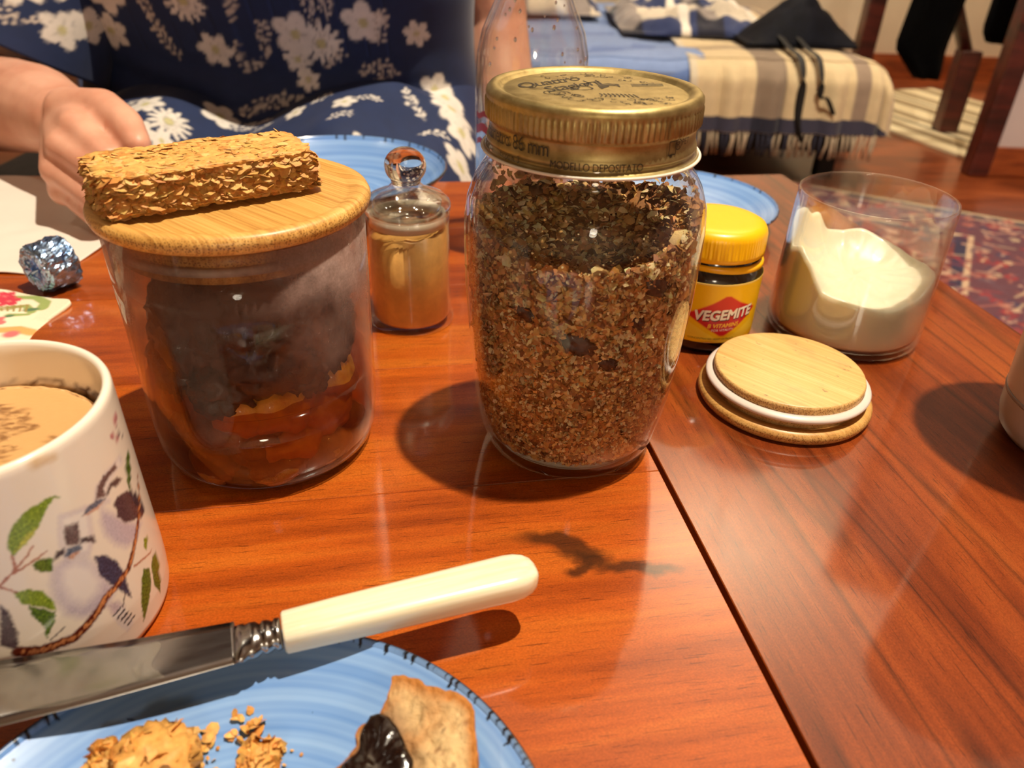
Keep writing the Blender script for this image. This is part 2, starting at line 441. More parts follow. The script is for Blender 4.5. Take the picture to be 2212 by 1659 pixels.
M_LENS = NT('downlight_lens'); _e = M_LENS.n('Emission', ins={'Strength': 14.0}); _e.inputs[0].default_value = (*WARM, 1); M_LENS = M_LENS.done(_e.outputs[0])
M_STEEL = mat_plain('brushed_steel', (0.55, 0.54, 0.52), 0.28, 1.0, var=0.05, vscale=90)
for i, (x, y, wh) in enumerate(((0.52, 0.33, 'above the breakfast table'), (0.36, 3.35, 'above the day bed'), (2.1, 3.3, 'above the clothes rack'), (-1.35, 0.65, 'left of the seated person'))):
    r = empty('ceiling_light', 'small round recessed steel ceiling light ' + wh, 'light', (x, y, ZC - 0.02), group='recessed ceiling lights')
    V, F = lathe([(0.034, 0.02), (0.05, 0.02), (0.05, 0.0), (0.034, 0.0), (0.034, 0.02)], 32); mk('ring', V, F, M_STEEL, r)
    V, F = lathe([(0.0, 0.012), (0.0335, 0.012), (0.0335, 0.019), (0, 0.019)], 24); weld(mk('lens', V, F, M_LENS, r))

fl = empty('front_fill_lamp', 'added unseen fill lamp on a brass stand with linen shade behind the viewer', 'lamp', (0.15, -1.25, 0))  # stand and shade dress the added front fill light
M_BOWL = mat_plain('white_enamel_bowl', lin(220, 214, 204), 0.4, var=0.03)
pd = empty('ceiling_fill_lamp', 'added unseen white bowl lamp brightening the ceiling near the day bed', 'lamp', (0.95, 2.60, 1.99))  # bowl, wires and cord dress the added ceiling fill light
V, F = lathe([(0.0, 0.0), (0.10, 0.015), (0.17, 0.06), (0.20, 0.12), (0.195, 0.12), (0.165, 0.066), (0.095, 0.022), (0.0, 0.008)], 40); weld(mk('bowl', V, F, M_BOWL, pd))
for a in range(3):
    V, F = tube([(0.197 * math.cos(a * 2.094), 0.197 * math.sin(a * 2.094), 0.118), (0, 0, 0.42)], 0.002, 6); mk('wire', V, F, M_STEEL, pd)
V, F = tube([(0, 0, 0.42), (0, 0, 0.689)], 0.004, 8); mk('cord', V, F, M_STEEL, pd)
M_BRASS = mat_plain('dull_brass', (0.55, 0.40, 0.18), 0.35, 1.0, var=0.05)
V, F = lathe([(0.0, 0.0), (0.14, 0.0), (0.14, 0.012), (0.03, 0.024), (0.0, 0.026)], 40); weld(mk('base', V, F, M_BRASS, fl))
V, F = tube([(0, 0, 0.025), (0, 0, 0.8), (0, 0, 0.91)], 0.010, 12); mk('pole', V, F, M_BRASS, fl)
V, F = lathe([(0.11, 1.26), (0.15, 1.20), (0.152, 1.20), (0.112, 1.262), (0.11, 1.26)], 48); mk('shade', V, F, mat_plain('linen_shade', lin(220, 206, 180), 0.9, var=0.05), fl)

# ------------------------------------------------------------------ the table (its own frame is turned 10.3 degrees)
ROT = math.radians(10.3)
table = empty('low_table', 'low reddish-brown wooden table with a plank top and dark joint, laid for breakfast', 'table', (0, 0, 0), ROT)
TH = 0.028
def plank(name, lo, hi, mat, along, parent=table):
    c = Vector([(a + b) / 2 for a, b in zip(lo, hi)]); h = [(b - a) / 2 for a, b in zip(lo, hi)]
    return bevel_box(name, [-v for v in h], h, mat, parent, 0.0004, 1, loc=c)
VE = [-0.25, -0.10, 0.035, 0.287, 0.402, 0.517, 0.632, 0.760]
for a, b in zip(VE[:-1], VE[1:]):
    plank('plank', (-0.62, a + 0.0001, T - TH), (0.1292, b - 0.0001, T), M_TABLE, 'X')
M_LEAFY = wood_mat('table_leaf_wood_lengthwise', lin(92, 33, 10), lin(140, 62, 20), lin(166, 84, 31), rough=0.36, coat=0.78, lines=0.5, bump=0.2, spec=0.2, along='Y')
UE = [0.1318, 0.426]
for a, b in zip(UE[:-1], UE[1:]):
    plank('end_plank', (a + 0.00004, -0.25, T - TH), (b - 0.00004, 0.760, T), M_LEAFY, 'Y')
plank('end_plank', (-0.72, -0.25, T - TH), (-0.622, 0.760, T), M_LEAFY, 'Y')
bevel_box('apron', (-0.66, -0.2, T - TH - 0.07), (0.37, -0.18, T - TH - 0.0005), M_LEAF, table, 0.002)
bevel_box('apron', (-0.66, 0.69, T - TH - 0.07), (0.37, 0.71, T - TH - 0.0005), M_LEAF, table, 0.002)
bevel_box('apron', (-0.66, -0.18, T - TH - 0.07), (-0.64, 0.69, T - TH - 0.0005), M_LEAF, table, 0.002)
bevel_box('apron', (0.35, -0.18, T - TH - 0.07), (0.37, 0.69, T - TH - 0.0005), M_LEAF, table, 0.002)
for u in (-0.66, 0.315):
    for v in (-0.2, 0.655): bevel_box('leg', (u, v, 0), (u + 0.055, v + 0.055, T - TH - 0.0005), M_LEAF, table, 0.004)

# ------------------------------------------------------------------ rug and striped mat on the floor
def rug():
    nu, nv = 160, 260; W, L = 0.70, 1.3
    u, v = np.meshgrid(np.linspace(0, W, nu), np.linspace(0, L, nv), indexing='ij')
    P = np.stack([u.ravel(), v.ravel()], 1); V = np.c_[P, np.full(len(P), 0.008)]
    col = np.tile(np.array(lin(112, 44, 44)), (len(P), 1)); rr = random.Random(3)
    edge = np.minimum(np.minimum(P[:, 0], W - P[:, 0]), np.minimum(P[:, 1], L - P[:, 1]))
    for d0, d1, c in ((0.0, 0.02, lin(180, 160, 130)), (0.02, 0.05, lin(60, 40, 62)), (0.05, 0.06, lin(180, 150, 124)), (0.06, 0.20, lin(96, 52, 66)), (0.20, 0.215, lin(200, 170, 140)), (0.215, 0.24, lin(40, 34, 66))):
        col[(edge >= d0) & (edge < d1)] = c
    pal = [lin(190, 150, 130), lin(150, 40, 46), lin(62, 48, 80), lin(170, 100, 86), lin(100, 70, 84), lin(198, 172, 140), lin(128, 34, 44)]
    for k in range(700):
        c = (rr.uniform(0.02, W - 0.02), rr.uniform(0.02, L - 0.02)); r = rr.uniform(0.006, 0.018)
        paint_flower(col, P, c, r, rr.choice((0, 2, 0)), rr.random() * 6, rr.choice(pal), rr.choice(pal))
        paint_stroke(col, P, [c, (c[0] + rr.uniform(-0.07, 0.07), c[1] + rr.uniform(-0.07, 0.07))], 0.003, 0.002, rr.choice(pal), 0.003)
    F = grid_faces(nu, nv)
    m = mat_attr('rug_pile', 0.95, bump=0.5, bscale=700, sheen=0.2)
    o = mk('persian_rug', V, F, m, None, col, smooth=False)
    md = o.modifiers.new('thick', 'SOLIDIFY'); md.thickness = 0.007; md.offset = -1
    o.location = (1.42, 1.93, 0.0); o.rotation_euler = (0, 0, math.radians(152.0)); 
    tag(o, 'patterned red, navy and cream oriental rug on the wooden floor right of the table', 'rug'); return o
rug()

def striped_mat():
    nu, nv = 120, 24; L, W = 1.0, 0.76
    u, v = np.meshgrid(np.linspace(0, L, nv), np.linspace(0, W, nu), indexing='ij')
    P = np.stack([u.ravel(), v.ravel()], 1); V = np.c_[P, np.full(len(P), 0.012)]
    col = np.tile(np.array(lin(222, 206, 168)), (len(P), 1))
    for c0 in np.arange(0.09, W, 0.15): col[np.abs(P[:, 1] - c0) < 0.028] = lin(150, 130, 98)
    for c0 in np.arange(0.165, W, 0.30): col[np.abs(P[:, 1] - c0) < 0.008] = lin(70, 60, 50)
    o = mk('striped_mat', V, grid_faces(nv, nu), mat_attr('woven_mat', 0.9, bump=0.4, bscale=500), None, col, smooth=False)
    md = o.modifiers.new('thick', 'SOLIDIFY'); md.thickness = 0.01; md.offset = -1
    o.location = (1.17, 3.50, 0.0); o.rotation_euler = (0, 0, math.radians(-71.0))
    tag(o, 'cream and brown striped woven mat on the floor below the hanging black coat', 'mat')
striped_mat()

# ------------------------------------------------------------------ jar of muesli
M_GLASS = mat_glass('jar_glass', (0.985, 0.985, 0.975), 0.018, power=3.2)
def ridge_profile(pts): return pts
JX, JY = 0.0302, 0.3345
jar = empty('muesli_jar', 'large clear glass preserving jar with a gold screw lid, full of toasted muesli', 'jar', (JX, JY, T))
outer = [(0.0, 0.003), (0.030, 0.0022), (0.0345, 0.0006), (0.038, 0.0006), (0.0425, 0.004), (0.0455, 0.012), (0.0490, 0.030), (0.0520, 0.060), (0.0540, 0.090), (0.0545, 0.112), (0.0543, 0.122), (0.0530, 0.131), (0.0500, 0.139), (0.0465, 0.1445), (0.0445, 0.1475), (0.0443, 0.150), (0.0452, 0.1525), (0.0455, 0.1545), (0.0440, 0.157), (0.0425, 0.159), (0.0420, 0.174)]
inner = [(0.0402, 0.174), (0.0405, 0.150), (0.0435, 0.1445), (0.0485, 0.137), (0.0514, 0.129), (0.0527, 0.120), (0.0529, 0.110), (0.0525, 0.090), (0.0505, 0.060), (0.0474, 0.030), (0.0442, 0.013), (0.0400, 0.0075), (0.0, 0.007)]
V, F = lathe(outer + inner, 96); weld(mk('glass_body', V, F, M_GLASS, jar))

def gold_mat():
    n = NT('worn_gold_lacquer'); v = n.coord()
    f = n.noise(v, 130, 6, 0.65); c = n.ramp(f, [(0.3, lin(146, 128, 82)), (0.5, lin(172, 153, 102)), (0.75, lin(190, 172, 122))])
    rust = n.ramp(n.noise(v, 55, 6, 0.7), [(0.66, (0, 0, 0)), (0.74, (1, 1, 1))]); c = n.mix(n.math('MULTIPLY', rust, 0.6), c, lin(92, 50, 22))
    r = n.math('ADD', n.math('MULTIPLY', f, 0.2), 0.34)
    return n.done(n.principled(c, r, 0.92, n.bump(n.noise(v, 500, 3), 0.08, 0.0004)))
M_GOLD = gold_mat()
th = np.linspace(0, 2 * PI, 440, endpoint=False)
lp = np.array([(0.0, 0.1767), (0.030, 0.1767), (0.0365, 0.1766), (0.0375, 0.1761), (0.0388, 0.1761), (0.0398, 0.1774), (0.0420, 0.1782), (0.0437, 0.1778), (0.0449, 0.1764), (0.0452, 0.1748), (0.0449, 0.1735), (0.0451, 0.1725), (0.0451, 0.1665), (0.0447, 0.1655), (0.0441, 0.1650), (0.0436, 0.1640), (0.0437, 0.1598), (0.0442, 0.1588), (0.0447, 0.1575), (0.0447, 0.1565), (0.0436, 0.1555), (0.0436, 0.1545), (0.0448, 0.1536), (0.0455, 0.1530)])
lp[-2:] = [(0.0452, 0.1538), (0.0462, 0.1534)]
V, F = lathe(lp, th); V = V.reshape(len(th), len(lp), 3)
rib = 1 + 0.020 * np.sign(np.sin(th * 110)) * 0.5
for j in (11, 12): V[:, j, :2] *= rib[:, None]
lid = weld(mk('lid', V.reshape(-1, 3), F, M_GOLD, jar))
V, F = lathe([(0.0455, 0.1534), (0.0468, 0.1536), (0.0472, 0.1530), (0.0468, 0.1524), (0.0455, 0.1524), (0.0455, 0.1534)], 96)
o = mk('lid_seal', V, F, mat_plain('white_enamel', lin(232, 224, 208), 0.35, var=0.04), lid); o['label'] = 'white enamelled rolled edge of the gold lid'
M_INK = mat_plain('black_print', lin(38, 30, 18), 0.5)
def on_lid(V, x, y, ang, s=1.0):
    V = np.asarray(V) * s; c, sn = math.cos(ang), math.sin(ang)
    return np.stack([x + V[:, 0] * c - V[:, 1] * sn, y + V[:, 0] * sn + V[:, 1] * c, np.full(len(V), 0.17685)], 1)
parts = []
v, f = text_mesh('Quattro', 0.0120, shear=0.5, spacing=0.86); parts.append((on_lid(v, -0.0200, 0.0085, math.radians(40)), f))
v, f = text_mesh('Stagioni', 0.0120, shear=0.5, spacing=0.86); parts.append((on_lid(v, -0.0100, 0.0025, math.radians(40)), f))
def ink_line(pts, wd=0.00022, n=8):
    P = smooth_path([(x, y, 0) for x, y in pts], n); V = []; F = []
    for i, p in enumerate(P):
        d = (P[min(i + 1, len(P) - 1)] - P[max(i - 1, 0)]); d.normalize(); q = Vector((-d.y, d.x, 0)) * wd * (0.5 + 0.8 * abs(math.sin(i * 0.5)))
        V += [tuple(p + q), tuple(p - q)]
    F = [(2 * i, 2 * i + 1, 2 * i + 3, 2 * i + 2) for i in range(len(P) - 1)]
    return on_lid(V, 0, 0, 0), F
def spiral(cx, cy, r, n=2.2, a0=0.0): return [(cx + r * (1 - 0.8 * t) * math.cos(a0 + t * n * 2 * PI), cy + 0.8 * r * (1 - 0.8 * t) * math.sin(a0 + t * n * 2 * PI)) for t in np.linspace(0, 1, 18)]
parts += [ink_line([(-0.0285, -0.002), (-0.031, 0.001), (-0.028, 0.004), (-0.024, 0.001), (-0.027, -0.004), (-0.022, -0.0055)]), ink_line(spiral(-0.0165, -0.0115, 0.006)),
          ink_line([(-0.004, 0.015), (-0.002, 0.009), (-0.007, 0.003), (-0.010, 0.000), (-0.006, -0.004), (-0.001, -0.001), (-0.004, 0.007), (0.000, 0.013), (0.003, 0.015)], 0.0003)]
rr = random.Random(5)
for k in range(9): parts.append(ink_line([(0.003 + 0.0004 * k, -0.001 + 0.0006 * k), (0.002 + 0.0005 * k, 0.006), (0.006 + 0.0004 * k, 0.011 - 0.0006 * k), (0.011, 0.010 - 0.0007 * k)], 0.00016))
for k in range(46):
    a = rr.uniform(-0.1, 1); x = -0.012 + 0.042 * a; y = -0.015 - 0.006 * math.sin(a * 3) + rr.uniform(-0.007, 0.004)
    parts.append(ink_line(spiral(x, y, rr.uniform(0.0012, 0.0028), rr.uniform(0.5, 1.2), rr.uniform(0, 6)), 0.00017, 3))
for k in range(9): parts.append(ink_line([(0.001 + 0.0017 * k, -0.0095), (0.002 + 0.0017 * k, -0.0125), (0.0012 + 0.0019 * k, -0.0155)], 0.0003))
for k in range(26):
    a = rr.uniform(0.4, 2.4); r_ = rr.uniform(0.022, 0.031); parts.append(ink_line(spiral(r_ * math.cos(a), r_ * math.sin(a), rr.uniform(0.001, 0.0026), 0.8, rr.uniform(0, 6)), 0.0002, 3))
for k in range(7):
    parts.append((on_lid([(0.016, 0.006 + 0.0008 * k, 0), (0.030, 0.009 + 0.0008 * k, 0), (0.030, 0.0094 + 0.0008 * k, 0), (0.016, 0.0064 + 0.0008 * k, 0)], 0, 0, 0), [(0, 1, 2, 3)]))
V, F = join(parts); o = mk('lid_print', V, F, M_INK, lid, smooth=False); o['label'] = 'worn black script lettering and engraved ornament on the gold lid'
parts = []
for s, size, R, thd, z in (('diametro 86 mm', 0.0082, 0.0441, -143, 0.1615), ('MODELLO DEPOSITATO', 0.0044, 0.0449, -91, 0.1566), ('tappo n. 3', 0.004, 0.0449, -140, 0.1555)):
    v, f = text_mesh(s, size, spacing=0.95); parts.append((wrap_cyl(v * np.array([0.8, 1, 1]), R, math.radians(thd), z, 0.00015), f))
def frame_ink(cx, cz, wd, h, t=0.0004):
    q = [((-wd, -h), (wd, -h + t)), ((-wd, h - t), (wd, h)), ((-wd, -h), (-wd + t, h)), ((wd - t, -h), (wd, h))]
    return join([(wrap_cyl([(a[0], a[1], 0), (b[0], a[1], 0), (b[0], b[1], 0), (a[0], b[1], 0)], 0.0441, cx, cz, 0.0002), [(0, 1, 2, 3)]) for a, b in q])
parts += [frame_ink(math.radians(-49), 0.1622, 0.0022, 0.0028), frame_ink(math.radians(-49.5), 0.1583, 0.0006, 0.0012)]
v, f = text_mesh('PET', 0.0035); parts.append((wrap_cyl(v, 0.0441, math.radians(-38), 0.1635, 0.0002), f))
v, f = text_mesh('®', 0.006); parts.append((wrap_cyl(v, 0.0441, math.radians(-44.5), 0.1628, 0.0002), f))
V, F = join(parts); o = mk('rim_print', V, F, M_INK, lid, smooth=False); o['label'] = 'small black lettering round the side of the gold lid'

# muesli: one heap nobody could count
def muesli_top(x, y):
    r = math.hypot(x, y) / 0.051; a = math.atan2(y, x)
    edge = 0.1135 + 0.010 * (math.cos(a - 0.0) > 0) * math.cos(a) ** 2 * 1.5 + 0.009 * max(0, -math.cos(a)) ** 2 + 0.009 * max(0, math.sin(a)) ** 2
    return edge * r * r + (1 - r * r) * 0.098 + 0.0025 * fbm((x, y, 0.3), 90, 2)
RAISINS = [(-93, 0.083, 0.0085), (-55, 0.107, 0.0075), (-120, 0.094, 0.0062), (-78, 0.073, 0.0055), (-64, 0.092, 0.005)]
def muesli():
    prof = [(0.0, 0.0082), (0.0372, 0.0094), (0.0414, 0.0146), (0.0447, 0.030), (0.0478, 0.060), (0.0498, 0.090), (0.0502, 0.110)]
    n = 72; V = []; 
    for i in range(n):
        a = 2 * PI * i / n
        for r, z in prof[1:-1]: V.append((r * math.cos(a), r * math.sin(a), z))
        for q in (1.0, 0.8, 0.6, 0.4, 0.2):
            x, y = 0.0508 * q * math.cos(a), 0.0508 * q * math.sin(a); V.append((x, y, muesli_top(x, y)))
    m = len(prof) - 2 + 5; F = []
    for i in range(n):
        a, b = i * m, ((i + 1) % n) * m
        F += [(a + j, b + j, b + j + 1, a + j + 1) for j in range(m - 1)]
    V.append((0, 0, muesli_top(0, 0))); V.append((0, 0, 0.0086)); k = len(V)
    for i in range(n):
        a, b = i * m, ((i + 1) % n) * m; F += [(a + m - 1, b + m - 1, k - 2), (b, a, k - 1)]
    col = [tuple(np.array(lin(150, 98, 50)) * (0.75 + 0.5 * abs(fbm(v, 160, 3)))) for v in V]
    rng = np.random.default_rng(11); pts, nr, sz, cl = [], [], [], []
    pal = [lin(224, 178, 106), lin(206, 152, 80), lin(190, 128, 64), lin(234, 198, 134), lin(172, 112, 58), lin(240, 220, 168), lin(140, 84, 44), lin(200, 138, 76)]
    zs = [0.0096, 0.0146, 0.030, 0.060, 0.090, 0.113, 0.130, 0.140]; rs = [0.0398, 0.0436, 0.0469, 0.0500, 0.0520, 0.0523, 0.0510, 0.0475]
    def wall_pt(a, z): r = np.interp(z, zs, rs); return (r * math.cos(a), r * math.sin(a), z)
    for _ in range(15000):
        a = rng.uniform(0, 2 * PI) if rng.random() < 0.3 else rng.uniform(-PI, 0.15)
        z = rng.uniform(0.0105, 1) ; top = muesli_top(0.0495 * math.cos(a), 0.0495 * math.sin(a)); z = 0.0105 + (top - 0.009) * rng.random()
        if any(((a - math.radians(ra)) * 0.05 / rs_) ** 2 + ((z - rz_) / (rs_ * 0.62)) ** 2 < 0.5 for ra, rz_, rs_ in RAISINS): continue
        p = wall_pt(a, z); sl = 0.35 if z < 0.055 else (0.6 if z < 0.08 else 1.0)
        s = (0.0006 + 0.0024 * rng.random() ** 2.0) * (0.55 + 0.75 * sl) * (1.4 if rng.random() < 0.08 else 1)
        q = 1 - (s * 0.45 + 0.0001) / 0.05 * rng.uniform(0.6, 1.7)
        pts.append((p[0] * q, p[1] * q, p[2])); nr.append((math.cos(a), math.sin(a), 0)); sz.append(s); cl.append(np.array(pal[rng.integers(len(pal))]) * rng.uniform(0.7, 1.1) * (0.9 if z < 0.06 else 1.0))
    for _ in range(3000):
        a = rng.uniform(0, 2 * PI); r = 0.0505 * math.sqrt(rng.random()); x, y = r * math.cos(a), r * math.sin(a)
        pts.append((x, y, muesli_top(x, y) + rng.uniform(0, 0.0022))); nr.append((0, 0, 1)); sz.append(0.0009 + 0.0030 * rng.random() ** 1.5); cl.append(np.array(pal[rng.integers(len(pal))]) * rng.uniform(0.85, 1.1))
    for _ in range(420):   # crumbs clinging to the glass above the heap
        a = rng.uniform(-PI * 1.0, 0.2); z = 0.113 + 0.026 * rng.random() ** 1.8
        p = wall_pt(a, z); q = 0.997; pts.append((p[0] * q, p[1] * q, z)); nr.append((math.cos(a), math.sin(a), 0.2)); sz.append(0.00022 + 0.0006 * rng.random() ** 2.5); cl.append(np.array(pal[rng.choice((3, 5, 0))]))
    for _ in range(260):   # flakes stuck high at the back and right
        a = rng.uniform(-0.5, 2.6); z = 0.122 + 0.020 * rng.random() ** 1.5
        p = wall_pt(a, z); q = 0.985; pts.append((p[0] * q, p[1] * q, z)); nr.append((math.cos(a), math.sin(a), 0.1)); sz.append(0.0008 + 0.0024 * rng.random()); cl.append(np.array(pal[rng.integers(len(pal))]) * 0.9)
    FV, FF, FC = flakes(pts, nr, sz, cl, rng, tilt=0.55, bend=0.3)
    V2, F2 = join([(V, F), (FV, FF)]); C2 = np.concatenate([np.array(col), FC])
    o = mk('muesli', V2, F2, mat_attr('toasted_oats', 0.6, bump=0.25, bscale=1500, var=0.25, vscale=500), None, C2, smooth=True, loc=(JX, JY, T))
    tag(o, 'heap of golden toasted oat and seed muesli inside the gold-lidded jar', 'cereal', kind='stuff')
muesli()
M_RAISIN = mat_plain('dried_fruit_skin', lin(44, 26, 20), 0.42, var=0.4, vscale=260, bump=0.5, bscale=600, coat=0.2)
for a, z, s, lb in ((-93, 0.083, 0.0085, 'large dark raisin behind the glass at the middle of the muesli jar'), (-55, 0.107, 0.0075, 'dark raisin near the upper right edge of the muesli'), (-120, 0.094, 0.0062, 'dark raisin at the left in the muesli, behind glass'), (-78, 0.073, 0.0055, 'small dark raisin low in the middle of the muesli'), (-64, 0.092, 0.005, 'small dark raisin right of the middle in the muesli')):
    r = np.interp(z, [0.06, 0.09, 0.11], [0.0500, 0.0520, 0.0523]) - 0.0013; a = math.radians(a)
    V, F = lump((s, s * 0.30, s * 0.62), int(z * 1000), 3, 0.5, 2.2, True)
    o = mk('raisin', V, F, M_RAISIN, None, loc=(JX + (r - 0.0005) * math.cos(a), JY + (r - 0.0005) * math.sin(a), T + z)); o.rotation_euler = (0, 0.5, a + PI / 2)
    tag(o, lb, 'raisin', 'raisins in the muesli jar')

# ------------------------------------------------------------------ jar of prunes and apricots with bamboo lid
PX, PY = -0.1243, 0.3245
def haze(n):
    v = n.coord(); sep = n.n('SeparateXYZ'); n.link(v, sep.inputs[0])
    zf = n.n('MapRange', ins={1: 0.045, 2: 0.105, 3: 0.0, 4: 1.0}); n.link(sep.outputs[2], zf.inputs[0])
    a = n.noise(v, 42, 5, 0.6); d = n.noise(v, 900, 2, 0.5)
    k = n.math('MULTIPLY', n.ramp(a, [(0.36, (0.10,) * 3), (0.70, (0.62,) * 3)]), n.math('ADD', n.math('MULTIPLY', d, 0.6), 0.55))
    sd = n.n('MapRange', interpolation_type='SMOOTHSTEP', ins={1: 0.020, 2: 0.046, 3: 0.20, 4: 1.0}); n.link(n.math('ABSOLUTE', sep.outputs[0]), sd.inputs[0])
    k = n.math('MULTIPLY', k, n.math('ADD', n.math('MULTIPLY', sd.outputs[0], 0.9), 0.75))
    return n.math('MULTIPLY', k, n.math('ADD', n.math('MULTIPLY', zf.outputs[0], 1.1), 0.03), True), n.mix(sd.outputs[0], (0.20, 0.10, 0.07), (0.62, 0.44, 0.38))  # mist colour painted paler at the sides, as where light passes
M_FOG = mat_glass('misted_glass_lit_sides', (0.97, 0.95, 0.93), 0.018, haze, power=3.2)
pj = empty('fruit_jar', 'straight clear glass jar with a round bamboo lid, holding prunes in amber syrup', 'jar', (PX, PY, T))
V, F = lathe([(0.0, 0.0), (0.040, 0.0), (0.047, 0.0012), (0.0515, 0.006), (0.0535, 0.013), (0.0545, 0.025), (0.0555, 0.09), (0.0558, 0.1235), (0.0540, 0.1235), (0.0541, 0.09), (0.0531, 0.025), (0.0519, 0.011), (0.047, 0.005), (0.0, 0.004)], 96)
weld(mk('glass_body', V, F, M_FOG, pj))

def bamboo_mat(name, rot, c0, c1, c2, spots=False):
    n = NT(name); tc = n.n('TexCoord'); mp = n.n('Mapping', ins={'Rotation': (0, 0, rot)}); n.link(tc.outputs['Object'], mp.inputs[0]); v = mp.outputs[0]
    def sc(s): m = n.n('VectorMath', operation='MULTIPLY'); n.link(v, m.inputs[0]); m.inputs[1].default_value = s; return m.outputs[0]
    g = n.noise(sc((14, 900, 40)), 1, 3, 0.6, 0.0); b = n.noise(sc((1.5, 110, 5)), 1, 2)
    f = n.math('ADD', n.math('MULTIPLY', g, 0.7), n.math('MULTIPLY', b, 0.3))
    c = n.ramp(f, [(0.3, c0), (0.5, c1), (0.68, c2)])
    vo = n.n('TexVoronoi', ins={'Scale': 1050.0}); n.link(sc((1, 1, 1.0)), vo.inputs['Vector'])
    geo = n.n('NewGeometry'); sep = n.n('SeparateXYZ'); n.link(geo.outputs['Normal'], sep.inputs[0])
    side = n.math('SUBTRACT', 1.0, n.math('ABSOLUTE', sep.outputs[2]))
    dots = n.ramp(vo.outputs['Distance'], [(0.25, (0.40, 0.30, 0.20)), (0.5, (1, 1, 1))])
    c = n.mix(n.math('MULTIPLY', side, 1.3, True), c, n.mix(1.0, c, dots, 'MULTIPLY'))
    if spots:
        s = n.ramp(n.noise(sc((140, 260, 140)), 1, 3, 0.6), [(0.66, (0, 0, 0)), (0.72, (1, 1, 1))]); c = n.mix(n.math('MULTIPLY', s, 0.75), c, lin(96, 80, 60))
        s2 = n.ramp(n.noise(sc((40, 60, 40)), 1, 4, 0.6), [(0.55, (0, 0, 0)), (0.75, (1, 1, 1))]); c = n.mix(n.math('MULTIPLY', s2, 0.3), c, lin(150, 110, 84))
    return n.done(n.principled(c, 0.42, 0, n.bump(g, 0.1, 0.0004), coat=0.12, coat_rough=0.25))
M_BAMBOO = bamboo_mat('bamboo_slats', math.radians(38), lin(168, 112, 46), lin(212, 160, 82), lin(230, 186, 108))
th96 = 128
V, F = lathe([(0.0, 0.1305), (0.0485, 0.1305), (0.0500, 0.1308), (0.0530, 0.1322), (0.0560, 0.1325), (0.0580, 0.1316), (0.0590, 0.1296), (0.0590, 0.1280), (0.0582, 0.1258), (0.0565, 0.1245), (0.0545, 0.1240), (0.0, 0.1240)], th96)
blid = weld(mk('bamboo_lid', V, F, M_BAMBOO, pj))
V, F = lathe([(0.0, 0.110), (0.0505, 0.110), (0.0505, 0.1239), (0.0, 0.1239)], 64); weld(mk('lid_plug', V, F, M_BAMBOO, blid))
V, F = lathe([(0.0505, 0.1135), (0.0528, 0.1140), (0.0528, 0.1168), (0.0505, 0.1172), (0.0505, 0.1135)], 64); o = mk('silicone_ring', V, F, mat_plain('grey_silicone', lin(196, 182, 172), 0.4, var=0.03), blid)

def fruit_mat(name, c0, c1, rough, sss):
    n = NT(name); v = n.coord(); f = n.noise(v, 130, 5, 0.6); c = n.ramp(f, [(0.3, c0), (0.7, c1)])
    return n.done(n.principled(c, rough, 0, n.bump(n.noise(v, 420, 5, 0.6), 0.5, 0.0012), coat=0.2, spec=0.35, sss=sss, sss_r=(0.006, 0.0025, 0.0006)))
M_PRUNE = fruit_mat('prune_skin', lin(38, 17, 9), lin(84, 40, 20), 0.24, 0.0)
M_APRI = fruit_mat('stewed_apricot', lin(204, 116, 22), lin(236, 164, 50), 0.3, 0.3)
M_APRI2 = fruit_mat('brown_stewed_apricot', lin(116, 68, 18), lin(160, 100, 34), 0.3, 0.15)
prunes = [(-30, 0.082, 0.036, (0.014, 0.011, 0.019), 'wrinkled dark prune nearest the right wall of the fruit jar'),
          (-8, 0.066, 0.036, (0.011, 0.010, 0.018), 'narrow dark prune at the far right edge of the fruit jar'),
          (-62, 0.066, 0.0345, (0.019, 0.012, 0.017), 'broad reddish-black prune low at the front of the fruit jar'),
          (-120, 0.077, 0.0365, (0.014, 0.011, 0.021), 'folded brown prune pressed to the left wall of the fruit jar'),
          (-92, 0.079, 0.033, (0.017, 0.012, 0.021), 'black prune at the front centre left of the fruit jar'),
          (-70, 0.097, 0.030, (0.016, 0.012, 0.010), 'dim prune on top of the pile at the front of the fruit jar'),
          (-146, 0.055, 0.034, (0.013, 0.012, 0.018), 'dark prune sunk at the back left of the fruit jar'),
          (-97, 0.052, 0.034, (0.016, 0.013, 0.014), 'dark prune just above the syrup at front left of the fruit jar'),
          (-42, 0.051, 0.031, (0.013, 0.012, 0.010), 'dark prune half under the syrup at right in the fruit jar'),
          (90, 0.075, 0.030, (0.020, 0.014, 0.022), 'prune hidden at the back of the fruit jar'),
          (30, 0.072, 0.030, (0.016, 0.014, 0.022), 'prune at the back right of the fruit jar'),
          (150, 0.078, 0.030, (0.016, 0.014, 0.022), 'prune at the back left wall of the fruit jar'),
          (-150, 0.060, 0.037, (0.012, 0.010, 0.016), 'dark prune against the far left wall of the fruit jar above the syrup'), (-20, 0.060, 0.035, (0.012, 0.010, 0.015), 'dark prune against the right wall of the fruit jar above the syrup'), (-136, 0.086, 0.034, (0.012, 0.010, 0.014), 'small dark prune high at the left of the pile in the fruit jar'),
          (-80, 0.076, 0.006, (0.020, 0.018, 0.024), 'prune in the middle of the pile in the fruit jar')]
